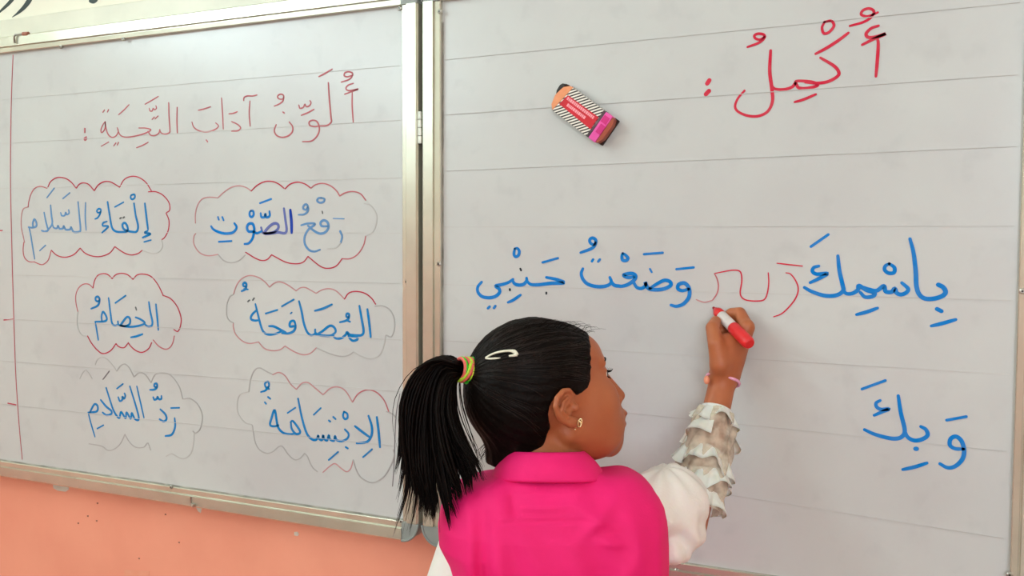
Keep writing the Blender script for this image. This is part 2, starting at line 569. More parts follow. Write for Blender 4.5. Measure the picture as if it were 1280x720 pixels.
# six clouds with blue words
B9, B8 = INK['teal', 1.0], INK['teal', 0.8]
O, S = (20, 210), 5.54
cloud(surfL, O, S, [([(85, 270), (90, 230), (105, 180), (130, 142), (170, 127), (215, 140)], 0.8), ([(222, 132), (240, 95), (275, 70), (310, 65), (350, 75), (385, 100), (418, 140)], 1.0),
    ([(418, 140), (440, 112), (470, 103), (505, 115), (543, 157)], 1.0), ([(543, 157), (570, 118), (610, 95), (650, 95), (690, 115), (718, 133)], 1.0),
    ([(718, 133), (750, 80), (800, 58), (850, 65), (900, 100), (938, 158)], 1.0), ([(918, 165), (970, 165), (1020, 190), (1060, 240), (1065, 290), (1045, 308)], 1.0),
    ([(1040, 312), (1060, 365), (1055, 430), (1030, 480), (1008, 497)], 1.0), ([(1008, 497), (1015, 540), (990, 580), (940, 592), (875, 570)], 0.25),
    ([(875, 570), (845, 592), (800, 602), (750, 588), (685, 545)], 1.0), ([(685, 545), (650, 588), (590, 612), (530, 610), (480, 590), (445, 555)], 1.0),
    ([(445, 555), (400, 600), (340, 618), (285, 605), (245, 570)], 1.0), ([(245, 570), (225, 635), (195, 665), (170, 668), (130, 652)], 0.8),
    ([(130, 650), (90, 648), (60, 620), (50, 570), (55, 515)], 0.8), ([(60, 515), (50, 470), (38, 410), (38, 340), (50, 285), (80, 270)], 0.6)],
    'red cloud outline at the upper left')
Word(surfL, O, S, 4.3, B8, 'blue handwritten word at the left inside the upper left cloud')\
    .st([(88, 410), (112, 413), (140, 404), (142, 380), (128, 355), (117, 380), (118, 408)]).st([(90, 408), (100, 450), (115, 540), (130, 630)], w=3.2)\
    .st([(195, 308), (205, 360), (216, 405), (222, 430), (200, 440), (178, 433)]).st([(240, 258), (246, 330), (251, 385), (224, 428)])\
    .st([(251, 385), (262, 413), (284, 417), (291, 400), (302, 420), (325, 418), (331, 402), (345, 426), (375, 425), (382, 410), (400, 442), (440, 440), (447, 420), (440, 340), (430, 235)])\
    .st([(482, 240), (480, 340), (486, 430)], w=3.4)\
    .marks([[(165, 572), (205, 535)], [(310, 310), (318, 330), (338, 328), (345, 308), (353, 323), (368, 312), (365, 290)], [(325, 212), (373, 172)], [(215, 205), (265, 140)]], 3.6)
Word(surfL, O, S, 4.5, B9, 'blue handwritten word at the right inside the upper left cloud')\
    .st([(893, 245), (903, 330), (915, 425)]).st([(912, 435), (893, 449), (932, 456), (878, 482)])\
    .st([(818, 245), (830, 330), (846, 400), (836, 440), (800, 441), (770, 434), (745, 420), (738, 392), (755, 380), (772, 405), (772, 437), (730, 443), (690, 438), (665, 410), (650, 330), (635, 235)])\
    .st([(630, 370), (605, 380), (603, 400), (640, 405), (597, 448)], w=3.8)\
    .marks([[(588, 303), (570, 310), (560, 298), (572, 283), (588, 290), (582, 320), (565, 345), (548, 353)], [(685, 270), (745, 237)], [(798, 188), (820, 184), (823, 205), (806, 217), (794, 205), (798, 188)], [(888, 512), (935, 499)]], 4.0)\
    .dots([[(721, 350), (728, 345)], [(742, 345), (750, 340)]], 4.6, INK['black', 0.8])

O, S = (235, 215), 5.333
cloud(surfL, O, S, [([(50, 340), (50, 280), (65, 220), (95, 180), (140, 168), (200, 172)], 0.6), ([(200, 172), (240, 135), (290, 102), (345, 92), (390, 105), (422, 127)], 0.6),
    ([(422, 127), (460, 90), (510, 65), (560, 63), (605, 80), (640, 108)], 1.0), ([(648, 112), (680, 82), (730, 68), (780, 80), (820, 108)], 1.0),
    ([(820, 108), (850, 85), (900, 76), (950, 92), (990, 125), (1012, 160)], 0.8), ([(1012, 160), (1050, 138), (1100, 130), (1150, 145), (1185, 188)], 0.8),
    ([(1175, 210), (1220, 225), (1255, 280), (1258, 330), (1235, 395), (1185, 428)], 0.25), ([(1185, 428), (1170, 490), (1130, 550), (1080, 578), (1028, 578)], 0.8),
    ([(1028, 578), (990, 625), (940, 642), (885, 630), (800, 563)], 1.0), ([(800, 563), (770, 600), (720, 612), (650, 600), (558, 552)], 1.0),
    ([(558, 552), (530, 582), (495, 590), (450, 575), (385, 535)], 1.0), ([(380, 555), (340, 590), (290, 605), (240, 592), (200, 550)], 0.4),
    ([(200, 550), (130, 558), (75, 535), (40, 480), (40, 430), (52, 410)], 0.6)], 'red cloud outline at the upper right')
Word(surfL, O, S, 5.2, INK['blue', 1.0], 'dark blue handwritten word at the left inside the upper right cloud')\
    .st([(640, 243), (650, 320), (658, 385), (645, 408), (600, 402), (560, 408), (510, 408), (540, 366), (575, 343), (600, 350), (602, 375), (575, 400), (530, 408), (500, 405), (488, 370)], m=INK['navy', 0.8])\
    .st([(683, 253), (690, 330), (692, 405)], w=6.0, m=INK['navy', 1.0])\
    .st([(492, 395), (460, 408), (440, 398), (405, 396), (394, 370), (405, 347), (430, 345), (442, 372), (440, 405), (430, 445), (405, 475), (378, 480)])\
    .st([(310, 342), (325, 370), (300, 403), (250, 410), (205, 400), (170, 382), (155, 362)])\
    .marks([[(207, 465), (290, 460)], [(420, 258), (435, 262), (438, 285), (425, 300), (412, 290), (412, 270), (420, 258)], [(485, 275), (490, 300), (510, 300), (516, 280), (524, 302), (545, 292), (543, 262)], [(480, 208), (555, 180)]], 4.8)\
    .dots([[(200, 300), (206, 318)], [(229, 300), (238, 322)]], 4.6)
Word(surfL, O, S, 3.8, B8, 'lighter blue handwritten word at the right inside the upper right cloud')\
    .st([(755, 355), (800, 343), (848, 347), (805, 382), (779, 430), (780, 480), (808, 520), (845, 530), (880, 518)], w=4.2)\
    .st([(800, 358), (838, 390), (878, 410), (915, 402), (937, 370), (930, 335), (905, 322), (884, 338), (892, 360), (932, 362)], w=4.6)\
    .st([(1015, 395), (1028, 430), (1018, 472)], w=[4.0, 3.6, 3.0]).st([(1018, 472), (985, 505), (930, 512)], w=2.4, m=INK['grey', 0.25])\
    .marks([[(970, 310), (1040, 312)]], 2.8).marks([[(890, 172), (910, 180), (905, 198), (880, 205), (862, 192), (870, 175), (890, 172)], [(798, 235), (786, 252), (769, 244), (771, 226), (787, 215), (800, 230), (799, 262), (775, 282), (738, 285)]], 3.8)\
    .dots([[(895, 262), (898, 276)]], 3.0, INK['black', 0.8])

O, S = (85, 335), 6.0
cloud(surfL, O, S, [([(75, 330), (60, 260), (60, 200), (80, 150), (115, 122), (155, 122), (188, 150)], 0.8), ([(188, 150), (200, 95), (225, 55), (265, 42), (300, 50), (332, 80)], 1.0),
    ([(332, 80), (360, 50), (405, 40), (450, 52), (488, 85)], 1.0), ([(488, 85), (520, 52), (570, 46), (625, 65), (675, 125), (712, 200)], 1.0),
    ([(712, 205), (770, 230), (820, 290), (848, 370), (845, 430), (825, 475), (795, 462)], 1.0), ([(798, 510), (785, 565), (760, 600), (725, 608), (680, 585), (640, 540)], 0.8),
    ([(628, 560), (605, 605), (560, 632), (515, 622), (475, 590), (452, 560)], 1.0), ([(448, 568), (425, 595), (400, 597), (375, 585), (362, 568)], 1.0),
    ([(360, 568), (320, 620), (265, 642), (220, 615), (175, 560), (148, 510)], 1.0), ([(145, 515), (100, 500), (72, 440), (70, 370), (75, 330)], 0.25)],
    'small red cloud outline at the middle left')
Word(surfL, O, S, 4.4, B9, 'blue handwritten word inside the middle left cloud')\
    .st([(375, 400), (382, 425), (425, 436), (462, 420), (466, 382), (442, 368), (400, 422), (400, 432), (470, 441), (540, 431), (577, 412), (545, 385), (508, 370)])\
    .st([(305, 225), (318, 330), (330, 410), (350, 430), (378, 424)]).st([(575, 420), (600, 438), (628, 432), (633, 400), (618, 330), (607, 255)]).st([(660, 272), (670, 370), (678, 465)])\
    .st([(205, 402), (250, 402), (285, 395), (291, 372), (265, 328), (252, 360), (255, 398)]).st([(205, 402), (215, 460), (228, 540)], w=3.6)\
    .marks([[(473, 520), (515, 512), (560, 496)], [(356, 262), (433, 207)], [(238, 240), (224, 251), (208, 240), (209, 221), (225, 215), (238, 235), (225, 280), (175, 305)]], 4.4)\
    .dots([[(508, 295), (514, 314)]], 3.8, INK['black', 0.8])

O, S = (285, 335), 5.536
cloud(surfL, O, S, [([(38, 182), (60, 120), (95, 75), (150, 52), (210, 65), (255, 95), (288, 132)], 0.6), ([(0, 225), (15, 195), (38, 182)], 0.4), ([(288, 132), (320, 105), (360, 96), (410, 115), (472, 158)], 0.6),
    ([(472, 158), (500, 138), (535, 135), (575, 155), (610, 175)], 0.6), ([(610, 175), (650, 152), (700, 143), (750, 160), (807, 215)], 0.6),
    ([(807, 215), (835, 175), (880, 162), (940, 172), (990, 205), (1022, 250)], 1.0), ([(1018, 265), (1070, 262), (1120, 290), (1150, 350), (1152, 420), (1130, 475), (1095, 465)], 0.4),
    ([(1090, 468), (1080, 530), (1050, 600), (990, 628), (930, 615), (868, 582)], 0.25), ([(868, 582), (830, 605), (780, 612), (700, 592), (612, 552)], 0.4),
    ([(612, 552), (570, 590), (520, 600), (460, 580), (395, 540)], 0.6), ([(395, 540), (360, 565), (310, 572), (255, 558), (212, 512)], 0.6),
    ([(212, 512), (150, 522), (100, 505), (55, 460), (38, 410), (38, 380)], 0.6), ([(38, 380), (10, 365), (-8, 330), (-8, 260), (0, 225)], 0.4)],
    'wide red cloud outline at the middle right')
Word(surfL, O, S, 4.6, B9, 'blue handwritten word inside the middle right cloud')\
    .st([(470, 400), (457, 366), (432, 374), (430, 404), (466, 404), (455, 436), (420, 452), (375, 450)])\
    .st([(285, 402), (320, 405), (375, 433), (400, 445)]).st([(375, 435), (330, 455), (280, 460), (245, 440), (225, 390), (205, 310), (190, 250)])\
    .st([(212, 362), (180, 363), (158, 350), (168, 322), (200, 290)])\
    .st([(725, 465), (746, 437), (730, 406), (700, 402), (650, 440), (610, 462)]).st([(742, 448), (715, 466), (680, 469), (630, 463), (606, 448), (604, 425)])\
    .st([(604, 455), (575, 465), (547, 440), (525, 380), (510, 300), (492, 230)])\
    .st([(725, 465), (748, 487), (785, 485), (815, 462), (825, 445), (850, 468), (890, 478), (895, 495), (865, 503), (842, 485), (830, 455)])\
    .st([(840, 460), (890, 466), (925, 464), (939, 435), (925, 350), (910, 262)]).st([(965, 285), (978, 380), (988, 478)])\
    .marks([[(262, 315), (342, 290)], [(374, 265), (456, 218)], [(602, 296), (660, 280), (720, 252)], [(125, 128), (110, 126), (105, 112), (117, 101), (128, 114), (121, 146), (95, 160)], [(112, 145), (138, 148)], [(836, 340), (820, 337), (822, 317), (838, 320), (835, 348), (815, 365), (775, 375)], [(818, 360), (845, 372)]], 4.4)\
    .dots([[(138, 232), (149, 223)], [(172, 222), (181, 209)]], 4.0, INK['black', 0.8]).dots([[(434, 315), (442, 308)]], 3.6)

O, S = (90, 440), 5.141
cloud(surfL, O, S, [([(508, 197), (535, 145), (590, 135), (640, 155), (690, 225), (712, 302)], 0.4), ([(50, 170), (70, 130), (90, 118), (110, 140), (128, 170)], 0.25), ([(150, 80), (165, 45), (200, 35), (240, 60), (288, 122)], 0.25),
    ([(288, 122), (310, 90), (340, 78), (370, 105), (398, 160)], 0.4), ([(398, 160), (430, 135), (470, 145), (508, 197)], 0.4),
    ([(712, 302), (760, 300), (810, 340), (838, 410), (825, 490), (795, 520), (778, 510)], 0.4), ([(785, 520), (782, 580), (765, 650), (720, 685), (680, 675), (640, 655), (605, 670)], 0.25),
    ([(505, 630), (487, 585), (460, 612), (410, 612), (370, 580), (340, 530)], 0.4), ([(340, 530), (310, 590), (270, 625), (230, 632), (190, 605), (110, 590)], 0.4)],
    'faint grey cloud outline at the lower left')
Word(surfL, O, S, 4.4, B9, 'blue handwritten word at the left inside the lower left cloud')\
    .st([(220, 230), (245, 310), (266, 372), (290, 413), (306, 422), (316, 385), (345, 425), (351, 388), (378, 428), (385, 392), (405, 430), (430, 432), (415, 360), (372, 220)])\
    .st([(185, 308), (220, 350), (253, 378), (252, 398), (222, 405), (197, 388)]).st([(417, 220), (435, 300), (463, 422)], w=3.4)\
    .st([(105, 388), (160, 381), (165, 347), (146, 335), (125, 368), (116, 388)]).st([(105, 388), (120, 450), (148, 545)], w=3.0)\
    .marks([[(163, 492), (203, 470)], [(290, 235), (328, 205)], [(298, 290), (308, 315), (324, 306), (325, 287), (335, 300), (343, 283), (338, 265)]], 4.0).marks([[(200, 175), (240, 123)]], 3.0, INK['grey', 0.8])
Word(surfL, O, S, 4.6, B9, 'blue handwritten word at the right inside the lower left cloud')\
    .st([(660, 425), (663, 480), (642, 530), (600, 540)]).st([(568, 368), (600, 400), (608, 430), (590, 446), (563, 432)])\
    .marks([[(637, 360), (690, 358)], [(522, 290), (530, 307), (546, 300), (550, 288), (560, 303), (575, 300), (575, 282)], [(545, 226), (530, 222), (531, 206), (545, 204), (547, 226), (530, 241), (502, 243)]], 4.4)

O, S = (290, 450), 4.5
cloud(surfL, O, S, [([(678, 237), (710, 190), (760, 168), (810, 180), (855, 225), (882, 290)], 0.8), ([(95, 175), (105, 110), (125, 60), (155, 45), (195, 65), (230, 82)], 0.4), ([(230, 82), (265, 70), (300, 90), (330, 135), (362, 165)], 0.6),
    ([(362, 165), (395, 130), (430, 128), (465, 155), (512, 195)], 0.6), ([(512, 195), (555, 158), (600, 152), (640, 175), (678, 237)], 0.6), ([(870, 290), (905, 305), (925, 330)], 0.4),
    ([(908, 505), (912, 540), (890, 600), (850, 660), (790, 690), (730, 665), (700, 620), (682, 562)], 0.4), ([(682, 562), (668, 610), (645, 628), (615, 610), (580, 583), (550, 598), (512, 632)], 0.6),
    ([(480, 628), (450, 600), (425, 545), (408, 525)], 0.4), ([(408, 525), (380, 555), (350, 560), (315, 530), (285, 488), (262, 488), (230, 515), (195, 525), (155, 505), (130, 460), (115, 370)], 0.4),
    ([(112, 365), (70, 350), (35, 300), (30, 240), (45, 195), (95, 178)], 0.25)], 'faint red cloud outline at the lower right')
Word(surfL, O, S, 4.6, B9, 'blue handwritten word inside the lower right cloud')\
    .st([(635, 390), (656, 415), (650, 440), (620, 456), (590, 450), (580, 428), (574, 453), (552, 446), (545, 424), (535, 452), (517, 440), (514, 424), (506, 450), (488, 440), (486, 425), (474, 448), (447, 444), (420, 410), (395, 330), (372, 217)])\
    .st([(330, 350), (345, 345), (384, 402), (362, 416), (337, 388), (332, 355)], w=4.4).st([(352, 414), (320, 417), (285, 407), (258, 372), (241, 282), (222, 330), (215, 365), (238, 373), (262, 366)])\
    .st([(768, 314), (786, 370), (786, 420), (760, 460), (702, 468)]).st([(692, 372), (735, 405), (775, 434)]).st([(815, 321), (825, 400), (833, 490)])\
    .marks([[(738, 546), (788, 502)], [(545, 562), (597, 517)], [(313, 298), (357, 268)], [(460, 308), (500, 270)], [(630, 290), (648, 302), (650, 325), (635, 332), (625, 315), (630, 290)], [(205, 152), (190, 152), (186, 132), (204, 122), (208, 146), (190, 170), (163, 180)], [(192, 160), (210, 163)]], 4.0)\
    .dots([[(640, 490), (652, 497)], [(185, 238), (192, 246)], [(203, 208), (216, 218)], [(545, 340), (553, 346)], [(570, 320), (583, 332)]], 4.4)
draw('pencil_line', [(945, 190), (930, 260), (920, 350), (915, 500), (910, 620), (903, 710)], O, S, 1.4, INK['grey', 0.8], surfL)
# red margin at the left and its ticks
draw('margin_line', [(16.5, 69), (14.5, 120), (13.5, 180), (13.5, 240), (15.5, 330), (17.5, 400), (20, 470), (24, 530), (28, 574)], (0, 0), 1, 2.0, INK['rose', 0.8], surfL)
for a, b in (((-3, 289), (3, 288)), ((5, 400), (16, 399)), ((10, 504), (20, 506))):
    draw('margin_tick', [a, b], (0, 0), 1, 3.2, INK['rose', 1.0], surfL)

# right board: red heading
O, S = (860, 0), 4.5
RD = INK['red', 1.0]
Word(surfR, O, S, 4.4, RD, 'large red handwritten heading word at the top of the right board')\
    .st([(465, 285), (460, 400), (472, 500), (475, 570), (450, 625), (400, 652), (340, 652), (285, 630), (265, 600), (280, 555), (318, 510)], w=[4, 5, 5, 4, 4, 3.4, 3])\
    .st([(470, 480), (490, 500), (540, 503), (585, 490), (605, 470), (625, 495), (680, 495), (731, 478), (690, 460), (612, 456), (604, 474)])\
    .st([(660, 463), (730, 468), (790, 458), (840, 430), (848, 405), (820, 370), (745, 325)]).st([(902, 185), (850, 225), (780, 270), (718, 303)])\
    .st([(1065, 215), (1070, 250), (1065, 340), (1057, 430)]).st([(1072, 145), (1030, 160), (1002, 190), (1015, 210), (1060, 207), (1112, 190), (1040, 222), (980, 252)])\
    .marks([[(770, 122), (754, 155), (765, 188), (795, 180), (821, 145), (805, 118), (765, 125)], [(430, 208), (405, 223), (380, 217), (374, 200), (395, 190), (425, 195), (430, 212), (400, 240), (335, 265)],
            [(600, 574), (650, 560), (720, 530)], [(1068, 70), (1012, 92), (975, 82), (985, 58), (1020, 48), (1046, 65), (1030, 97), (985, 125), (910, 146)]], 3.8)
Word(surfR, O, S, 8.5, RD, 'red colon of two thick dots beside the right heading', 'colon_mark').st([(108, 470), (120, 452)]).st([(101, 530), (118, 512)], 'letter_dot')

# right board: the long blue sentence
BL = INK['blue', 1.0]
O, S = (585, 280), 6.0
Word(surfR, O, S, 5.8, BL, 'blue handwritten word at the left end of the long sentence')\
    .st([(103, 435), (75, 470), (75, 510), (105, 543), (155, 553), (205, 543), (236, 515), (235, 488), (208, 465), (250, 455), (300, 440), (338, 415)])\
    .st([(336, 425), (350, 448), (385, 458), (420, 450), (440, 425), (440, 405)]).st([(441, 425), (470, 452), (530, 455), (620, 445), (720, 440), (660, 415), (588, 400)])\
    .marks([[(300, 588), (340, 570), (395, 532)], [(560, 288), (675, 256)], [(352, 185), (372, 183), (385, 205), (378, 235), (358, 245), (345, 225), (352, 185)]], 5.0)\
    .dots([[(150, 632), (163, 620)], [(195, 630), (206, 615)]], 5.6).dots([[(314, 488), (315, 497)], [(588, 514), (588, 523)], [(393, 335), (398, 348)]], 4.2, INK['black', 1.0])
wd = Word(surfR, O, S, 5.8, BL, 'blue handwritten word ending above the ponytail girl, next to the red letters')
wd.st([(862, 335), (850, 370), (860, 410), (890, 445), (940, 465), (1000, 470), (1050, 460), (1075, 435), (1064, 400)])\
    .st([(1072, 430), (1100, 460), (1150, 466)]).marks([[(957, 140), (945, 155), (925, 148), (913, 130), (918, 112), (937, 105), (958, 120), (956, 148), (930, 182), (845, 215)]], 5.2)\
    .dots([[(930, 280), (939, 266)], [(977, 282), (989, 266)]], 5.2)
wd.O, wd.S = (765, 290), 5.333
wd.st([(15, 353), (60, 362), (110, 348), (152, 315), (155, 287), (125, 276), (78, 287), (105, 303), (145, 300)])\
    .st([(140, 325), (165, 368), (200, 375), (224, 355), (222, 335), (242, 375), (290, 385), (350, 378), (392, 355), (385, 330), (350, 322), (310, 340), (252, 376)])\
    .st([(512, 380), (470, 391), (440, 378), (445, 350), (480, 340), (506, 360), (518, 395), (510, 440), (475, 480), (430, 495), (394, 487)])\
    .marks([[(72, 142), (92, 155), (107, 175), (95, 190), (72, 188), (66, 165), (72, 142)], [(214, 148), (338, 138)], [(430, 248), (545, 236)]], 5.0).dots([[(253, 246), (265, 268)]], 4.0)
Word(surfR, (765, 290), 5.333, 2.0, INK['red', 1.0], 'thin red letters the girl has just written', 'handwritten_word')\
    .st([(1160, 272), (1190, 280), (1225, 325), (1242, 380), (1225, 440), (1180, 500), (1130, 545), (1078, 565)])\
    .st([(1042, 272), (1045, 340), (1035, 410), (1015, 450), (970, 460), (900, 455), (865, 435), (855, 400), (865, 330), (862, 280), (845, 258), (800, 255), (740, 265), (683, 277)])\
    .st([(683, 277), (700, 310), (710, 360), (700, 410), (670, 455)], m=INK['rose', 0.8]).st([(670, 455), (620, 468), (585, 460), (562, 450)], m=INK['rose', 0.6]).marks([[(1100, 208), (1185, 218), (1270, 227)]])
O, S = (990, 280), 5.141
Word(surfR, O, S, 5.8, BL, 'blue handwritten word at the right end of the long sentence')\
    .st([(295, 205), (305, 300), (325, 390), (330, 425), (305, 450), (260, 462), (200, 458), (130, 435), (80, 408)])\
    .st([(330, 425), (350, 447), (390, 445), (424, 422), (430, 396), (480, 425), (530, 442), (520, 464), (470, 469), (440, 440)])\
    .st([(432, 398), (495, 420), (545, 428), (590, 398), (602, 433), (640, 436), (660, 415), (672, 442), (700, 453), (735, 440), (746, 415), (706, 378)])\
    .st([(172, 270), (140, 280), (132, 305), (160, 322), (227, 318), (180, 347), (117, 377)], w=5.4)\
    .st([(758, 95), (780, 180), (795, 300), (800, 400), (820, 455), (860, 480), (920, 478), (970, 460), (987, 435), (970, 405), (940, 390)], w=[4.2, 5.2, 5.8, 6, 6, 6.2, 6])\
    .marks([[(122, 145), (233, 68)], [(625, 255), (600, 270), (596, 295), (620, 315), (655, 312), (658, 280), (625, 255)], [(415, 582), (480, 565), (550, 540)], [(895, 655), (960, 640), (1053, 614)]], 5.2)\
    .dots([[(932, 546), (960, 560)]], 7.4)
O, S = (1060, 460), 5.141
Word(surfR, O, S, 5.6, BL, 'blue handwritten word at the lower right of the right board')\
    .st([(323, 178), (340, 290), (365, 400), (345, 442), (300, 454), (240, 445), (170, 425), (106, 396)]).st([(362, 400), (385, 445), (430, 466), (480, 456), (512, 430), (500, 395), (468, 376)])\
    .st([(207, 208), (181, 225), (185, 250), (215, 266), (263, 263), (220, 281), (168, 304)], w=5.0)\
    .st([(742, 520), (690, 518), (655, 495), (660, 455), (695, 440), (730, 470), (746, 530), (735, 585), (690, 630), (640, 640), (591, 615)])\
    .marks([[(90, 135), (240, 80)], [(352, 652), (430, 635), (508, 610)], [(634, 335), (760, 312)]], 5.0).dots([[(434, 519), (441, 519)]], 8.0)

# painted lettering on the wall above the boards, running on upwards out of the picture
ml = mat('green_black_paint', srgb(30, 52, 50), 0.5, noise=srgb(20, 34, 34), scale=12)
WB = RY0
draw('painted_letter', [(-6, 20), (4, 11), (14, 1), (24, -14), (30, -34)], (0, 0), 1, [1.5, 7, 10, 11, 9], ml, wall_back, WB)
draw('painted_letter', [(15.5, 21.5), (24, 15), (32, 7), (40, -6), (46, -28)], (0, 0), 1, [1.0, 8, 13, 13, 10], ml, wall_back, WB)
draw('painted_letter', [(113, 1), (117, 1), (121, -3), (128, -14)], (0, 0), 1, [8, 13, 12, 9], ml, wall_back, WB)
# plaster chips and scars on the coral paint below the boards
m_chip = mat('bare_plaster', srgb(228, 220, 206), 0.7, noise=srgb(214, 204, 190), scale=40)
m_pale = mat('pale_paint_patch', srgb(242, 170, 142), 0.5, noise=srgb(240, 160, 130), scale=30)


def chip(poly, m, name):
    pts = [onplane(x, y, WB) for x, y in poly]
    MB().add([(p[0], WB - 0.0008, p[2]) for p in pts] + [(p[0], WB, p[2]) for p in pts], [tuple(range(len(pts)))] + [(i, (i + 1) % len(pts), (i + 1) % len(pts) + len(pts), i + len(pts)) for i in range(len(pts))]).build(name, m, wall_back)


chip([(66, 598), (86.5, 600), (86, 612), (82, 614.5), (72, 613), (67, 610)], m_chip, 'plaster_chip')
chip([(244, 632), (253, 633), (251, 641), (248, 639)], m_chip, 'plaster_chip')
chip([(368, 665), (372, 664.5), (374, 668), (372, 670), (368, 669)], m_chip, 'plaster_chip')
chip([(156, 712), (187, 714), (187, 724), (155, 724)], m_pale, 'paint_patch')
for x, y in ((122, 629), (98, 654), (121, 651), (174, 698), (110, 645), (207, 643), (224, 678)):
    chip([(x - .8, y - .9), (x + .9, y - .7), (x + .7, y + .9), (x - .7, y + .8)], m_rust, 'paint_scar')
# bent rusty hook over the top rail, and a nail under the bottom rail
e = onplane(17, 50, -0.016)
hk = empty('wall_hook', (e[0], -0.016, e[2]))
tag(hk, 'bent rusty hook gripping the top rail of the left whiteboard', 'hook')
q = [onplane(18.5, 54, -0.017), onplane(17.5, 46, -0.018), onplane(19, 43.5, -0.018), onplane(31, 42.3, -0.012)]
MB().tube(q, 0.0021, 8).build('hook_shank', m_steel, hk, smooth=True)
MB().tube([onplane(29, 42.5, -0.013), onplane(35.5, 42.3, -0.012)], [0.0042, 0.0046], 8).build('hook_head', m_rust, hk)
e = onplane(240, 627, -0.012)
nl = empty('nail', (e[0], -0.012, e[2]))
tag(nl, 'small bent nail pinned under the bottom rail of the left whiteboard', 'nail')
MB().tube([onplane(238, 621, -0.0145), onplane(238.5, 629, -0.016), onplane(241, 631, -0.018)], 0.0018, 6).build('nail_shank', m_steel, nl)
MB().tube([onplane(241, 631, -0.018), onplane(242.5, 632.5, -0.019)], 0.0036, 8).build('nail_head', m_steel, nl)

# ------------------------------------------------------------------ magnetic eraser shaped like a pencil stub
c0, c1 = onplane(705, 122.5), onplane(757, 161.5)
ux = (c1 - c0)[[0, 2]]
ang = math.atan2(ux[1], ux[0])
er = empty('whiteboard_eraser', (c0[0], 0.0, c0[2]))
tag(er, 'pencil shaped magnetic eraser with striped sides and red label on the board', 'eraser')
EU, EV = np.array([math.cos(ang), math.sin(ang)]), np.array([-math.sin(ang), math.cos(ang)])


def ept(p, y):
    q = EU * p[0] + EV * p[1]
    return (c0[0] + q[0], y, c0[2] + q[1])


ET = 0.022


def erpart(name, poly, m, y0=0.0, y1=-ET, parent=None):
    return MB().prism(poly, ept, y0, y1).build(name, m, parent or er, bevel=0.0008)


def stripe_mat():
    m = mat('striped_card', (1, 1, 1, 1), 0.35)
    nt = m.node_tree
    tc = nt.nodes['Texture Coordinate']
    mp = nt.nodes['Mapping']
    # rotate so that the stripe normal is horizontal; object coordinates are metres on the board
    mp.inputs['Rotation'].default_value = (0, math.radians(104), 0)
    wv = nt.nodes.new('ShaderNodeTexWave')
    wv.inputs['Scale'].default_value = 72
    wv.bands_direction = 'X'
    nt.links.new(mp.outputs[0], wv.inputs[0])
    r = nt.nodes.new('ShaderNodeValToRGB')
    r.color_ramp.elements[0].position = 0.38; r.color_ramp.elements[0].color = srgb(52, 44, 44)
    r.color_ramp.elements[1].position = 0.52; r.color_ramp.elements[1].color = srgb(240, 236, 226)
    nt.links.new(wv.outputs[0], r.inputs[0])
    nt.links.new(r.outputs[0], nt.nodes['Principled BSDF'].inputs['Base Color'])
    return m


m_stripe = stripe_mat()
m_felt = mat('brown_black_felt', srgb(52, 26, 24), 0.9, noise=srgb(36, 18, 18), scale=200)
m_lead = mat('pencil_lead', srgb(40, 30, 30), 0.5, noise=srgb(26, 20, 20), scale=90)
m_wood = mat('pencil_wood', srgb(240, 160, 112), 0.5, noise=srgb(232, 148, 100), scale=60)
m_lab = mat('red_label', srgb(216, 12, 46), 0.4, noise=srgb(204, 8, 38), scale=60)
m_prn = mat('pale_print', srgb(250, 176, 186), 0.4, noise=srgb(246, 150, 166), scale=180, stretch=(1, 1, 1))
m_fer = mat('pink_ferrule', srgb(238, 92, 178), 0.28, noise=srgb(226, 76, 164), scale=40)
m_fer2 = mat('dark_pink_band', srgb(214, 34, 130), 0.3, noise=srgb(200, 28, 120), scale=40)
m_band = mat('dark_band', srgb(62, 40, 52), 0.35, noise=srgb(110, 84, 92), scale=60)
m_end = mat('orange_brown_end', srgb(176, 82, 48), 0.5, noise=srgb(150, 62, 38), scale=30)
W2 = 0.0236
U0, U1, U2, U3, U4 = 0.004, 0.0745, 0.079, 0.0925, 0.100
erpart('felt_pad', [(U0 - 0.004, -W2 * 0.96), (U4 - 0.001, -W2 * 0.96), (U4 - 0.001, W2 * 0.96), (U0, W2 * 0.96)], m_felt, 0.0, -0.009)
erpart('body', [(U0, -W2), (U1, -W2), (U1, W2), (U0 + 0.008, W2)], m_stripe, -0.0085, -ET)
erpart('wood_cone', [(U0, -W2), (U0 + 0.008, W2), (U0 + 0.002, W2 * 0.95), (-0.004, 0.014), (-0.0062, -0.003), (-0.003, -0.017)], m_wood, -0.0085, -ET)
erpart('pencil_lead', [(0.0005, 0.0220), (-0.0065, 0.0190), (-0.0090, 0.0145), (-0.0085, 0.005), (-0.0058, 0.0)], m_lead, -0.0085, -ET - 0.0002)
erpart('red_label', [(U0 + 0.004, -0.0095), (U1, -0.0115), (U1, 0.0105), (U0 + 0.008, 0.0095)], m_lab, -ET + 0.0004, -ET - 0.0006)
for k, (v0, ua, ub) in enumerate(((0.003, 0.014, 0.068), (-0.005, 0.020, 0.056))):
    u_ = ua
    while u_ < ub:          # short pale blocks: the print is too small to be read in the photo
        wl_ = random.choice((0.0022, 0.003, 0.0036))
        erpart('label_print', [(u_, v0), (u_ + wl_, v0), (u_ + wl_, v0 + 0.0048), (u_, v0 + 0.0048)], m_prn, -ET - 0.0004, -ET - 0.0009)
        u_ += wl_ + 0.0007
erpart('dark_band', [(U1, -W2), (U2, -W2), (U2, W2), (U1, W2)], m_band, -0.0085, -ET - 0.0002)
erpart('ferrule', [(U2, -W2), (U3, -W2), (U3, W2), (U2, W2)], m_fer, -0.0085, -ET)
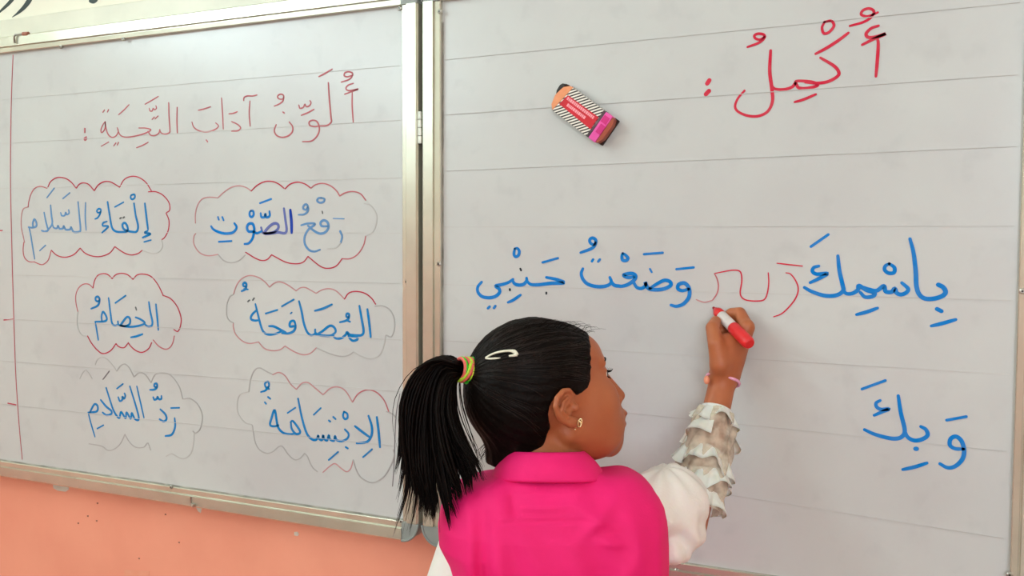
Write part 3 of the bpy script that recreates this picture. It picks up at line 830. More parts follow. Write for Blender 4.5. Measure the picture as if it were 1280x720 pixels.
erpart('ferrule_band', [(U2 + 0.001, 0.0075), (U3 - 0.002, 0.0075), (U3 - 0.002, W2 * 0.8), (U2 + 0.001, W2 * 0.8)], m_fer2, -ET + 0.0003, -ET - 0.0005)
erpart('ferrule_band', [(U2 + 0.004, -0.010), (U3 - 0.0, -0.010), (U3, 0.005), (U2 + 0.004, 0.005)], m_fer2, -ET + 0.0003, -ET - 0.0004)
erpart('rubber_end', [(U3, -W2 * 0.97), (U4 - 0.004, -W2 * 0.9), (U4, -W2 * 0.5), (U4, W2 * 0.5), (U4 - 0.003, W2 * 0.9), (U3, W2 * 0.97)], m_end, -0.0085, -ET + 0.0006)
# ------------------------------------------------------------------ the girl
# her own frame: origin on the floor under her trunk, +x = to her right (photo right), +y = the way she faces (towards the board), z up
GX = 0.05 * math.cos(YAW) - 1.17 * math.sin(YAW)
GY = -CD + 0.05 * math.sin(YAW) + 1.17 * math.cos(YAW)
girl = empty('person', (GX, GY, 0.0), YAW)
tag(girl, 'girl with ponytail in pink sleeveless top writing on the whiteboard', 'person')
f32 = np.float32


def ell(P, c, r, R=None):
    q = P - np.array(c, f32)
    if R is not None:
        q = q @ np.array(R, f32).T
    r = np.array(r, f32)
    k0 = np.linalg.norm(q / r, axis=1)
    k1 = np.linalg.norm(q / (r * r), axis=1) + 1e-9
    return k0 * (k0 - 1) / k1


def capsule(P, a, b, ra, rb=None):
    rb = ra if rb is None else rb
    a, b = np.array(a, f32), np.array(b, f32)
    ba = b - a
    h = np.clip(((P - a) @ ba) / (ba @ ba + 1e-12), 0, 1)
    return np.linalg.norm(P - a - h[:, None] * ba, axis=1) - (ra + (rb - ra) * h)


def chain(P, pts, rad, k=0.0):
    d = None
    for i in range(len(pts) - 1):
        c = capsule(P, pts[i], pts[i + 1], rad[i], rad[i + 1])
        d = c if d is None else (np.minimum(d, c) if k == 0 else smin(d, c, k))
    return d


def smin(a, b, k):
    h = np.clip(0.5 + 0.5 * (b - a) / k, 0, 1)
    return b + (a - b) * h - k * h * (1 - h)


def smax(a, b, k):
    return -smin(-a, -b, k)


def surface(fn, xs, ys, zs):
    """naive surface nets over a rectilinear grid; only blocks near the surface are evaluated"""
    nx, ny, nz = len(xs), len(ys), len(zs)
    V = np.full((nx, ny, nz), 1.0, f32)
    B = 12
    bl = []
    for i in range(0, nx, B):
        for j in range(0, ny, B):
            for k in range(0, nz, B):
                bl.append((i, j, k))
    bl = np.array(bl)
    i2 = np.minimum(bl + B, np.array([nx, ny, nz]) - 1)
    lo = np.stack([xs[bl[:, 0]], ys[bl[:, 1]], zs[bl[:, 2]]], 1)
    hi = np.stack([xs[i2[:, 0]], ys[i2[:, 1]], zs[i2[:, 2]]], 1)
    c = ((lo + hi) / 2).astype(f32)
    d = fn(c)
    near = np.abs(d) < np.linalg.norm(hi - lo, axis=1) * 0.5 * 1.7 + 0.006
    for (i, j, k), dd, nr in zip(bl, d, near):
        if not nr:
            V[i:i + B, j:j + B, k:k + B] = 1.0 if dd > 0 else -1.0
            continue
        X, Y, Z = np.meshgrid(xs[i:i + B], ys[j:j + B], zs[k:k + B], indexing='ij')
        P = np.stack([X.ravel(), Y.ravel(), Z.ravel()], 1).astype(f32)
        V[i:i + B, j:j + B, k:k + B] = fn(P).reshape(X.shape)
    V[0], V[-1] = 1, 1
    V[:, 0], V[:, -1] = 1, 1
    V[:, :, 0], V[:, :, -1] = 1, 1
    ins = V < 0
    s = np.zeros((nx - 1, ny - 1, nz - 1), np.uint8)
    for a in (0, 1):
        for b in (0, 1):
            for c_ in (0, 1):
                s += ins[a:nx - 1 + a, b:ny - 1 + b, c_:nz - 1 + c_]
    I, J, K = np.nonzero((s > 0) & (s < 8))
    idx = np.full(s.shape, -1, np.int64)
    idx[I, J, K] = np.arange(len(I))
    acc = np.zeros((len(I), 3))
    cnt = np.zeros(len(I))
    G = [xs, ys, zs]
    cs = [(a, b, c_) for a in (0, 1) for b in (0, 1) for c_ in (0, 1)]
    for p in cs:
        for ax in range(3):
            if p[ax] == 1:
                continue
            q = list(p); q[ax] = 1
            va = V[I + p[0], J + p[1], K + p[2]]
            vb = V[I + q[0], J + q[1], K + q[2]]
            m = (va < 0) != (vb < 0)
            t = np.where(m, va / (va - vb + 1e-20), 0)
            A = np.stack([xs[I + p[0]], ys[J + p[1]], zs[K + p[2]]], 1)
            Bq = np.stack([xs[I + q[0]], ys[J + q[1]], zs[K + q[2]]], 1)
            acc += np.where(m[:, None], A + (Bq - A) * t[:, None], 0)
            cnt += m
    verts = acc / cnt[:, None]
    faces = []
    for ax in range(3):
        u, w_ = (ax + 1) % 3, (ax + 2) % 3
        sl0 = [slice(None)] * 3; sl1 = [slice(None)] * 3
        sl0[ax] = slice(0, -1); sl1[ax] = slice(1, None)
        ch = ins[tuple(sl0)] != ins[tuple(sl1)]
        E = np.stack(np.nonzero(ch), 1)
        E = E[(E[:, u] > 0) & (E[:, w_] > 0) & (E[:, u] < [nx, ny, nz][u] - 1) & (E[:, w_] < [nx, ny, nz][w_] - 1)]
        def cell(du, dw):
            c2 = E.copy(); c2[:, u] -= du; c2[:, w_] -= dw
            return idx[c2[:, 0], c2[:, 1], c2[:, 2]]
        qd = np.stack([cell(1, 1), cell(0, 1), cell(0, 0), cell(1, 0)], 1)
        fl = ins[E[:, 0], E[:, 1], E[:, 2]]
        qd[~fl] = qd[~fl][:, ::-1]
        faces.append(qd)
    return verts, np.concatenate(faces)


def fast_mesh(name, v, f, m, parent, smooth=True):
    me = bpy.data.meshes.new(name)
    me.vertices.add(len(v))
    me.vertices.foreach_set('co', np.asarray(v, f32).ravel())
    me.loops.add(f.size)
    me.loops.foreach_set('vertex_index', f.astype(np.int32).ravel())
    me.polygons.add(len(f))
    me.polygons.foreach_set('loop_start', np.arange(0, f.size, f.shape[1], dtype=np.int32))
    me.polygons.foreach_set('loop_total', np.full(len(f), f.shape[1], np.int32))
    me.materials.append(m)
    me.update(calc_edges=True)
    me.polygons.foreach_set('use_smooth', [smooth] * len(me.polygons))
    me.validate()
    return put(bpy.data.objects.new(name, me), parent, local=True)


# ---- head frame (millimetres): x to the face, s to her right ear, z up
PHI = math.radians(22)
HC = np.array([-0.0213, 0.030, 1.2136])
HF = np.array([math.cos(PHI), math.sin(PHI), 0.0])
HS = np.array([math.sin(PHI), -math.cos(PHI), 0.0])
HZ = np.array([0, 0, 1.0])
HM = np.stack([HF, HS, HZ]).astype(f32)


def hw(x, s, z):
    return HC + (HF * x + HS * s + HZ * z) * 0.001


def head_sdf(Q):
    Q2 = Q.copy(); Q2[:, 1] = np.abs(Q2[:, 1])                 # both halves alike
    d = ell(Q, (0, 0, 8), (84, 70, 76))
    d = smin(d, ell(Q, (-28, 0, -14), (56, 57, 55)), 14)
    d = smin(d, ell(Q, (62, 0, -31), (45, 54, 74)), 14)
    d = smin(d, ell(Q, (46, 0, 38), (45, 53, 36)), 10)          # forehead
    d = smin(d, capsule(Q2, (28, 44, -54), (104, 8, -84), 15, 13), 16)
    d = smin(d, ell(Q2, (70, 33, -26), (34, 26, 40)), 20)      # cheeks
    d = smin(d, ell(Q, (113, 0, -77), (15, 18, 18)), 12)       # chin
    d = smin(d, ell(Q, (105.5, 0, -47), (23, 30, 28)), 18)        # muzzle
    d = smin(d, ell(Q2, (86, 24, -58), (27, 24, 30)), 16)      # fullness beside the mouth
    d = smin(d, capsule(Q2, (88, 8, 34), (78, 38, 33), 5.5, 5), 9)   # brow ridge
    eye = np.array([78, 30, 17])
    d = smax(d, -ell(Q2, (103, 29, 16), (17, 15, 11)), 7)      # sockets
    lid = np.linalg.norm(Q2 - eye.astype(f32), axis=1) - 12.4
    gap = np.abs((Q2[:, 2] - 16.5)) - 4.0                      # opening between the lids
    d = smin(d, smax(lid, -np.maximum(gap, 84 - Q2[:, 0]), 1.0), 2.0)
    d = smin(d, capsule(Q, (95, 0, 16), (124, 0, -18), 6.5, 8.4), 8)   # nose
    d = smin(d, ell(Q2, (115, 9, -22), (9, 6.5, 6.5)), 4)
    d = smax(d, -ell(Q2, (120, 6, -28), (4, 3, 4)), 2)
    d = smin(d, ell(Q, (123, 0, -40), (10, 19, 5.6)), 5)       # lips
    d = smin(d, ell(Q, (123.5, 0, -54.5), (9, 16, 5.6)), 4)
    d = smax(d, -ell(Q, (133, 0, -47.5), (10, 22, 1.6)), 2)
    # ears
    Qe = Q2 - np.array([0, 0, 9], f32)
    Qe[:, 2] = -22 + (Qe[:, 2] + 22) * 1.07
    c, s = 0.90, -0.43
    R = np.array([[c, s, 0], [-s, c, 0], [0, 0, 1]])
    e = ell(Qe, (9, 72, -22), (17, 4.2, 23), R)
    e = smax(e, -ell(Qe, (7, 80, -17), (9.5, 7, 15), R), 2)
    e = smin(e, chain(Qe, [(23, 67, -9), (15, 73, -1), (5, 78, -1), (-5, 82, -9), (-7.5, 83, -20), (-3, 81, -31), (5, 78, -40), (15, 74, -46)], [3, 3.2, 3.4, 3.6, 3.4, 3.4, 3.6, 4]), 2.5)
    e = smin(e, chain(Qe, [(12, 77, -10), (4, 80, -16), (3, 80, -26), (10, 77, -36), (18, 73, -38)], [2, 2.4, 2.6, 2.8, 2.4]), 2.5)
    e = smin(e, ell(Qe, (22, 71, -45), (9.5, 5, 7.5), R), 4)
    e = smin(e, ell(Qe, (26, 68, -26), (5, 5, 6)), 3)
    e = smax(e, -ell(Qe, (17, 78, -27), (6, 9, 7.5)), 2)
    d = smin(d, e, 3)
    return d


W_ = np.array
WRIST = (0.251, 0.157, 1.204)
ELBOW = (0.190, 0.066, 1.022)
SHOU = (0.105, 0.005, 1.058)
MCP = [(0.284, 0.156, 1.281), (0.285, 0.170, 1.274), (0.281, 0.181, 1.262), (0.272, 0.186, 1.248)]
FING = [
    [MCP[0], (0.280, 0.181, 1.2995), (0.270, 0.192, 1.2985), (0.2655, 0.1965, 1.2945)],
    [MCP[1], (0.280, 0.190, 1.290), (0.266, 0.194, 1.287), (0.256, 0.190, 1.280)],
    [MCP[2], (0.276, 0.192, 1.276), (0.263, 0.192, 1.270), (0.253, 0.186, 1.266)],
    [MCP[3], (0.269, 0.193, 1.259), (0.258, 0.190, 1.253), (0.250, 0.183, 1.251)]]
FR = [[0.0098, 0.0086, 0.0076, 0.0066], [0.0098, 0.0086, 0.0076, 0.0066], [0.0094, 0.0080, 0.0072, 0.0062], [0.0086, 0.0070, 0.0064, 0.0056]]
THUMB = [(0.2435, 0.140, 1.230), (0.2365, 0.139, 1.259), (0.2350, 0.156, 1.280), (0.2435, 0.174, 1.288)]
TR = [0.0142, 0.0112, 0.0095, 0.0078]


def hand_sdf(P):
    d = None
    for m, k in zip(MCP, (0.0155, 0.0155, 0.015, 0.013)):
        c = capsule(P, W_(WRIST) * 0.8 + W_(m) * 0.2, m, 0.0165, k - 0.0045)
        d = c if d is None else smin(d, c, 0.010)
    for fpts, fr in zip(FING, FR):
        d = smin(d, chain(P, fpts, fr), 0.0035)
    d = smin(d, capsule(P, W_(WRIST) * 0.7 + W_(THUMB[0]) * 0.3, THUMB[0], 0.0165, 0.0140), 0.010)
    d = smin(d, chain(P, THUMB, TR), 0.005)
    d = smin(d, ell(P, (0.257, 0.158, 1.243), (0.020, 0.024, 0.030)), 0.010)
    return d


def body_sdf(P):
    d = np.full(len(P), 0.3, f32)
    # trunk, shoulders, neck
    z = P[:, 2]
    t = ell(P, (0, 0, 0.97), (0.112, 0.070, 0.17))
    t = smin(t, ell(P, (0, 0.0, 0.72), (0.108, 0.078, 0.16)), 0.06)
    t = smin(t, capsule(P, (-0.085, 0, 1.056), (0.085, 0, 1.058), 0.032), 0.03)
    t = smin(t, capsule(P, (0.0, 0.0, 1.06), HC + W_([-0.008, 0.0, -0.05]), 0.043, 0.043), 0.02)
    # arms
    t = smin(t, chain(P, [SHOU, ELBOW, WRIST], [0.028, 0.022, 0.0185]), 0.012)
    t = smin(t, chain(P, [(-0.095, 0, 1.05), (-0.148, 0.0, 0.87), (-0.158, 0.04, 0.68)], [0.026, 0.024, 0.018]), 0.012)
    t = smin(t, ell(P, (-0.158, 0.05, 0.635), (0.014, 0.026, 0.040)), 0.01)
    for k, dy in enumerate((0.030, 0.044, 0.058, 0.070)):
        t = smin(t, chain(P, [(-0.158, dy, 0.615), (-0.156, dy + 0.004, 0.585), (-0.150, dy + 0.004, 0.562 + 0.004 * abs(k - 1.5))], [0.0085, 0.0078, 0.0065]), 0.003)
    t = smin(t, chain(P, [(-0.155, 0.070, 0.655), (-0.150, 0.088, 0.625), (-0.148, 0.092, 0.600)], [0.011, 0.009, 0.007]), 0.005)
    # legs and feet
    for sx in (-1, 1):
        t = smin(t, chain(P, [(sx * 0.058, 0, 0.64), (sx * 0.062, 0.008, 0.37), (sx * 0.064, -0.008, 0.09)], [0.070, 0.046, 0.030]), 0.02)
        t = smin(t, chain(P, [(sx * 0.064, -0.012, 0.045), (sx * 0.068, 0.09, 0.035)], [0.030, 0.024]), 0.02)
    d = np.minimum(d, t)
    m = (z > 1.06) & (P[:, 0] < 0.17)
    if m.any():
        Q = ((P[m] - HC.astype(f32)) @ HM.T) * 1000
        d[m] = smin(d[m], head_sdf(Q) * 0.001, 0.010)
    m = (z > 1.15) & (P[:, 0] > 0.18)
    if m.any():
        d[m] = smin(d[m], hand_sdf(P[m]), 0.010)
    return d


xs = np.arange(-0.19, 0.312, 0.0020)
ys = np.concatenate([np.arange(-0.13, -0.09, 0.004), np.arange(-0.09, 0.215, 0.0020)])
zs = np.concatenate([np.arange(-0.02, 1.05, 0.009), np.arange(1.05, 1.325, 0.0018)])
bv, bf = surface(body_sdf, xs, ys, zs)

m_skin = mat('brown_skin', srgb(180, 104, 64), 0.5, noise=srgb(170, 94, 57), scale=18, bump=0.08, bscale=350)
_nt = m_skin.node_tree
_bs = _nt.nodes['Principled BSDF']
_bs.inputs['Subsurface Weight'].default_value = 0.12
_bs.inputs['Subsurface Radius'].default_value = (1.0, 0.35, 0.2)
_bs.inputs['Subsurface Scale'].default_value = 0.006
_at = _nt.nodes.new('ShaderNodeAttribute'); _at.attribute_name = 'lip'
_mx = _nt.nodes.new('ShaderNodeMixRGB'); _mx.inputs[2].default_value = srgb(140, 62, 52)
_src = _bs.inputs['Base Color'].links[0].from_socket
_nt.links.new(_at.outputs['Fac'], _mx.inputs[0]); _nt.links.new(_src, _mx.inputs[1]); _nt.links.new(_mx.outputs[0], _bs.inputs['Base Color'])
body = fast_mesh('body', bv, bf, m_skin, girl)
Q = ((bv - HC) @ HM.T) * 1000
lipd = np.minimum(ell(Q.astype(f32), (123.5, 0, -41), (11, 19, 5.7)), ell(Q.astype(f32), (123, 0, -54), (10, 16, 5.4)))
lv = np.clip(1 - lipd / 1.6, 0, 1) * (Q[:, 0] > 115) * 0.8
at = body.data.attributes.new('lip', 'FLOAT', 'POINT')
at.data.foreach_set('value', lv.astype(f32))

# eyes
m_eyew = mat('eye_white', srgb(225, 215, 205), 0.2, noise=srgb(215, 200, 190), scale=50)
m_iris = mat('dark_iris', srgb(40, 24, 18), 0.15, noise=srgb(24, 14, 12), scale=300)


def ball(name, c, r, m, parent, n=14, sq=(1, 1, 1)):
    v, f = [], []
    for i in range(n + 1):
        th = math.pi * i / n
        for k in range(2 * n):
            a = math.pi * k / n
            v.append((c[0] + r * sq[0] * math.sin(th) * math.cos(a), c[1] + r * sq[1] * math.sin(th) * math.sin(a), c[2] + r * sq[2] * math.cos(th)))
    for i in range(n):
        for k in range(2 * n):
            k2 = (k + 1) % (2 * n)
            f.append((i * 2 * n + k, (i + 1) * 2 * n + k, (i + 1) * 2 * n + k2, i * 2 * n + k2))
    return mesh(name, v, f, m, parent, True, True)


m_hair = mat('black_brown_hair', srgb(9, 5, 4), 0.5, noise=srgb(16, 9, 7), scale=60, stretch=(1, 1, 1), bump=0.5, bscale=120)
m_hair.node_tree.nodes['Principled BSDF'].inputs['Specular IOR Level'].default_value = 0.08
m_hair2 = mat('brown_black_strand', srgb(14, 8, 7), 0.42, noise=srgb(30, 18, 14), scale=40)
m_hair2.node_tree.nodes['Principled BSDF'].inputs['Specular IOR Level'].default_value = 0.25
for sg in (1, -1):
    ey = ball('eye', hw(78.2, sg * 30, 17), 0.0112, m_eyew, girl)
    ball('iris', hw(78.2 + 7.4, sg * 30 + 0.6 * sg, 17), 0.0055, m_iris, ey)
    br = MB()
    pts = []
    for k in range(8):                      # brow follows the skin
        s_, z_ = sg * (13 + 4.2 * k), 33 + 4.0 * math.sin(k / 7 * 2.4)
        xx = np.arange(130, 40, -0.25, dtype=f32)
        dd = head_sdf(np.stack([xx, np.full_like(xx, s_), np.full_like(xx, z_)], 1))
        pts.append(hw(xx[np.argmax(dd < 0)], s_, z_))
    br.tube(pts, [0.0012, 0.0022, 0.0024, 0.0024, 0.0022, 0.0019, 0.0015, 0.0007], 6)
    br.build('eyebrow', m_hair, girl, smooth=True, local=True)
    la = MB()
    for k in range(9):
        s_ = 22 + 2.0 * k
        xb = 78 + math.sqrt(max(12.6 ** 2 - (s_ - 30) ** 2 - 9, 1))
        for up in (1, -1):
            b0 = hw(xb, sg * s_, 17 + up * 3.2)
            L_ = 7 if up > 0 else 4
            la.tube([b0, b0 + (HF * L_ * 0.6 + HZ * up * L_ * 0.15 + HS * sg * 0.2 * (k - 4)) * 0.001, b0 + (HF * L_ * 0.9 + HZ * up * L_ * 0.6 + HS * sg * 0.5 * (k - 4)) * 0.001], [0.0005, 0.0004, 0.0001], 4)
    tag(la.build('eyelashes', m_hair, girl, local=True), kind='stuff')

# ---- hair cap
def hair_sdf(Pm):
    Q = Pm
    d = ell(Q, (0, 0, 8), (84, 70, 76))
    d = smin(d, ell(Q, (-28, 0, -14), (56, 57, 55)), 14)
    d = smin(d, capsule(Q, (-14, 0, -40), (-20, 0, -86), 50, 38), 14)
    d = smin(d, ell(Q, (46, 0, 38), (45, 53, 36)), 10)
    a = np.abs(Q[:, 1])
    # combed-back waviness: ridges that run towards the hair tie
    th = np.arctan2(Q[:, 1], Q[:, 2] - 20)
    a0_ = 77 - 0.40 * a - Q[:, 0]
    d = d - (1.2 + 4.8 * np.clip(a0_ / 30, 0, 1)) - 0.45 * np.sin(th * 38 + 2 * np.sin(Q[:, 0] * 0.05)) - 0.3 * np.sin(th * 91 + Q[:, 0] * 0.03)
    t = np.clip((Q[:, 2] + 20) / 32, 0, 1)
    t = t * t * (3 - 2 * t)
    side = 77 - 0.40 * a + 0.9 * np.sin(Q[:, 2] * 0.55 + a * 0.2) + 0.6 * np.sin(Q[:, 2] * 1.3)
    burn = 30 - (Q[:, 2] + 12) * 0.3
    h = side * t + (-6 + 0.10 * (Q[:, 2] + 60)) * (1 - t)
    # sideburn in front of the ear
    sb = np.where((Q[:, 2] > -16) & (Q[:, 2] < 20), 42 + (Q[:, 2] + 14) * 0.25, -99)
    ear = np.where(Q[:, 2] < 6, ell(Q * np.array([1, 0, 1], f32), (9, 0, -24), (22, 30, 28)), 99)
    g = Q[:, 0] - h
    d = smax(d, g, 4.0)
    # bare skin around the ear
    Q2 = np.stack([Q[:, 0], np.zeros_like(a), Q[:, 2]], 1)
    earclear = np.where(a > 40, ell(Q2, (12, 0, -19), (22, 30, 26)), 99)
    d = smax(d, -earclear, 2.5)
    d = smax(d, -(Q[:, 2] + 96), 3)
    return d


hx = np.arange(-104, 92, 2.2)
hs = np.arange(-84, 84, 2.2)
hz = np.arange(-100, 98, 2.2)
hv, hf = surface(hair_sdf, hx, hs, hz)
hvw = HC + (hv[:, :1] * HF + hv[:, 1:2] * HS + hv[:, 2:3] * HZ) * 0.001
hair = fast_mesh('hair', hvw, hf[:, ::-1], m_hair, girl)
hair['label'] = 'black hair combed back tight'
htree = BVHTree.FromPolygons([tuple(p) for p in hvw], [tuple(int(i) for i in q) for q in hf])


def gp(px, py, d):
    """photo pixel at depth d -> the girl's own frame"""
    a = (px - 640) / FPX * d
    z = CZ + d * ((360 - py) / FPX - PIT)
    return np.array([a - 0.05, d * (1 + (360 - py) / FPX * PIT) - 1.17, z])


CAMG = np.array([-0.05, -1.17, CZ])


def on_hair(px, py, off=0.001):
    p = gp(px, py, 1.2)
    dr = p - CAMG
    dr /= np.linalg.norm(dr)
    h = htree.ray_cast(Vector(CAMG), Vector(dr))
    q = np.array(h[0]) if h[0] is not None else p
    return q - dr * off


# ---- ponytail: locks of hair between guide curves
GUIDES = [
    [(578, 455), (554, 447), (530, 459), (512, 490), (506, 524), (506, 552), (503, 575)],
    [(578, 457), (552, 448), (527, 466), (513, 506), (515, 562), (519, 616), (508, 675)],
    [(578, 460), (551, 450), (529, 476), (518, 522), (521, 582), (529, 618), (520, 656)],
    [(578, 462), (552, 455), (534, 486), (526, 540), (530, 600), (537, 630), (538, 648)],
    [(578, 464), (556, 460), (544, 496), (544, 556), (549, 606), (556, 640), (561, 662)],
    [(578, 466), (560, 466), (552, 504), (558, 556), (568, 592), (574, 612), (577, 632)],
    [(578, 468), (566, 474), (562, 508), (570, 545), (579, 576), (584, 594), (586, 606)],
    [(578, 470), (569, 480), (569, 510), (578, 540), (590, 562), (600, 578), (607, 594)]]
GD = [1.165, 1.15, 1.13, 1.12, 1.12, 1.115]
G = np.array([[gp(x, y, 1.17 - 0.006 * k) for k, (x, y) in enumerate(g)] for g in GUIDES])
pony = MB()


def lock(u, off, length, r0, wob, tip=None, uc=None):
    i = min(int(u), len(GUIDES) - 2)
    t = u - i
    c = G[i] * (1 - t) + G[i + 1] * t
    prof = np.array([0.35, 0.7, 1.0, 1.05, 0.95, 0.75, 0.6])
    c = c + np.outer(prof, W_([off[0] * 0.25, off[0], 0]))
    if tip is not None:                                   # strands of a clump draw together at its tip
        i3 = min(int(uc), len(GUIDES) - 2)
        c3 = G[i3] * (1 - (uc - i3)) + G[i3 + 1] * (uc - i3)
        ww = np.array([0, 0, 0.1, 0.25, 0.45, 0.65, 0.85])[:, None]
        c = c * (1 - ww) + (c3 + np.outer(prof, W_([off[0] * 0.25, off[0], 0]))) * ww + np.outer(np.array([0, 0, 0, 0.1, 0.4, 0.8, 1.0]), tip)
    sp = []
    n = 15
    L = np.linspace(0, length * 6, n)
    q = np.vstack([2 * c[0] - c[1], c, 2 * c[-1] - c[-2]])
    for s_ in L:
        i2 = min(int(s_), 5)
        tt = s_ - i2
        a, b, cc, dd = q[i2], q[i2 + 1], q[i2 + 2], q[i2 + 3]
        sp.append(0.5 * (2 * b + (-a + cc) * tt + (2 * a - 5 * b + 4 * cc - dd) * tt * tt + (-a + 3 * b - 3 * cc + dd) * tt ** 3))
    sp = np.array(sp)
    ph = RNG.uniform(0, 6.28)
    wv = np.sin(np.linspace(0, 4.5, n) + ph)[:, None] * wob * np.linspace(0, 1, n)[:, None]
    sp = sp + wv * W_([0.7, 0.5, 0.0])
    tp = np.linspace(0, 1, n)
    rad = r0 * (0.6 + 0.7 * np.sin(math.pi * np.clip(tp * 0.9 + 0.1, 0, 1))) * (1 - tp ** 3 * 0.97)
    pony.tube(list(sp), list(np.maximum(rad, 0.00012)), 5)


for cl in range(44):
    uc = np.clip((cl + RNG.uniform(0.1, 0.9)) / 44 * 7.0, 0, 6.99)
    lc = RNG.uniform(0.86, 1.06)
    oc = RNG.normal(0, 0.010)
    tip = W_([RNG.normal(0, 0.007), RNG.normal(0, 0.004), 0])
    for k in range(11):
        lock(np.clip(uc + RNG.normal(0, 0.28), 0, 6.99), [oc + RNG.normal(0, 0.004)], lc * RNG.uniform(0.93, 1.0), RNG.uniform(0.0010, 0.0026), RNG.uniform(0.0004, 0.002), tip, uc)
for k in range(70):      # stray hairs
    u = np.clip(RNG.choice([RNG.uniform(0, 1.0), RNG.uniform(6, 6.99), RNG.uniform(0, 6.99)]), 0, 6.999)
    lock(u, [RNG.normal(0, 0.016)], RNG.uniform(0.8, 1.06), RNG.uniform(0.0003, 0.0006), RNG.uniform(0.003, 0.009))
pt = pony.build('ponytail', m_hair, girl, smooth=True, local=True)
tag(pt, 'long dark ponytail hanging to the shoulder', kind='stuff')
# fly-away hairs on the crown and at the nape
fly = MB()
for k in range(46):
    x0 = RNG.uniform(640, 735)
    p0 = on_hair(x0, 404 + 0.0022 * (x0 - 672) ** 2 + 5, 0.0)
    ax = RNG.uniform(0.010, 0.034); up = RNG.uniform(0.003, 0.011)
    fly.tube([p0, p0 + W_([ax * 0.4, 0, up * 0.9]), p0 + W_([ax * 0.8, 0.002, up]), p0 + W_([ax, 0.004, up * RNG.uniform(0.3, 0.9)])], [0.00022, 0.0002, 0.00016, 0.00008], 4)
for k in range(30):
    p0 = gp(RNG.uniform(596, 640), RNG.uniform(556, 570), 1.19)
    fly.tube([p0 + W_([0.01, 0, 0.01]), p0, p0 + W_([-RNG.uniform(0.002, 0.012), -0.002, -RNG.uniform(0.004, 0.014)])], [0.0004, 0.0003, 0.0001], 4)
tag(fly.build('stray_hair', m_hair, girl, local=True), 'fine stray hairs', kind='stuff')

# combed strands running from the hairline to the tie, lying on the cap
comb = MB()
TD = W_([-96.0, 0.0, 22.0])
NS, NP = 330, 15
starts = []
for k in range(NS):
    if k % 3 == 0:                         # temple and forehead
        a_ = RNG.uniform(-62, 62); z_ = RNG.uniform(4, 74)
        starts.append([77 - 0.40 * abs(a_) + RNG.uniform(-2, 3.5), a_, z_])
    else:                                  # anywhere on the head
        th_, fi_ = RNG.uniform(-2.3, 2.3), RNG.uniform(-0.2, 1.0)
        starts.append([70 * fi_ - 10, 68 * math.sin(th_), 78 * math.cos(th_) - 4])
starts = np.array(starts)
tt = np.linspace(0, 0.97, NP)
dirs = starts[:, None, :] * (1 - tt)[None, :, None] + TD[None, None, :] * tt[None, :, None]
arc = np.sin(np.pi * tt)[None, :, None] * W_([0, 0.0, 18.0])[None, None, :] * np.sign(starts[:, 2] + 10)[:, None, None] * 0.4
side_ = np.sin(np.pi * tt)[None, :, None] * W_([0, 40.0, 0])[None, None, :] * np.sign(starts[:, 1])[:, None, None] * (np.abs(starts[:, 1])[:, None, None] / 60.0)
dirs = dirs + arc + side_
dirs /= np.linalg.norm(dirs, axis=2)[:, :, None]
D_ = dirs.reshape(-1, 3).astype(f32)
lo_, hi_ = np.full(len(D_), 35.0, f32), np.full(len(D_), 120.0, f32)
for _ in range(14):
    md_ = (lo_ + hi_) / 2
    ins_ = hair_sdf(D_ * md_[:, None]) < 0
    lo_ = np.where(ins_, md_, lo_); hi_ = np.where(ins_, hi_, md_)
PP = (D_ * (lo_ + 0.15)[:, None]).reshape(NS, NP, 3)
for k in range(NS):
    if PP[k].min(axis=0)[2] < -70 or np.linalg.norm(np.diff(PP[k], axis=0), axis=1).max() > 26:
        continue
    r_ = RNG.uniform(0.0002, 0.00055)
    comb.tube([hw(*q) for q in PP[k]], list(r_ * np.interp(tt, [0, 0.15, 1], [0.2, 1, 1])), 4)
tag(comb.build('combed_strands', m_hair2, girl, smooth=True, local=True), 'fine combed strands', kind='stuff')

# ---- hair tie, clip, earring
m_neon = {'green': mat('neon_green_rubber', srgb(52, 214, 44), 0.5, noise=srgb(40, 196, 40), scale=300), 'pink': mat('salmon_rubber', srgb(240, 112, 100), 0.5, noise=srgb(226, 92, 84), scale=300),
          'yellow': mat('lime_yellow_rubber', srgb(196, 232, 62), 0.5, noise=srgb(180, 214, 50), scale=300)}
tc_ = gp(582, 462.5, 1.172)
ta = gp(592, 464, 1.178) - gp(572, 461, 1.166)
ta /= np.linalg.norm(ta)
tu = np.cross(ta, [0, 0, 1.0]); tu /= np.linalg.norm(tu)
tv = np.cross(tu, ta)
first = None
for col, off, tilt, R in (('green', 0.0062, 0.10, 0.0156), ('yellow', 0.0032, -0.16, 0.0148), ('pink', 0.0, 0.30, 0.0150), ('green', -0.0058, -0.1, 0.0138), ('yellow', -0.0034, 0.34, 0.0146), ('pink', -0.0074, -0.05, 0.0134), ('pink', 0.002, -0.35, 0.0143)):
    ring = [tc_ + ta * (off + tilt * 0.014 * math.sin(a)) + (tu * math.cos(a) + tv * math.sin(a)) * R for a in np.linspace(0, 2 * math.pi, 25)]
    o = MB().tube(ring, 0.0024, 7, cap=False).build('hair_tie' if first is None else 'rubber_band', m_neon[col], first or girl, smooth=True, local=True)
    if first is None:
        first = o
        o['label'] = 'hair tie of neon green, yellow and pink rubber bands'
m_clip = mat('cream_clip_enamel', srgb(238, 234, 214), 0.3, noise=srgb(226, 222, 200), scale=60)
clp = MB()
upper = [(607.5, 447.5), (612, 444.5), (619, 441.5), (627, 439.6), (636, 438.6), (643, 439.5), (647, 443.5)]
cp = [on_hair(x, y, 0.0022) for x, y in spline(upper, 3)]
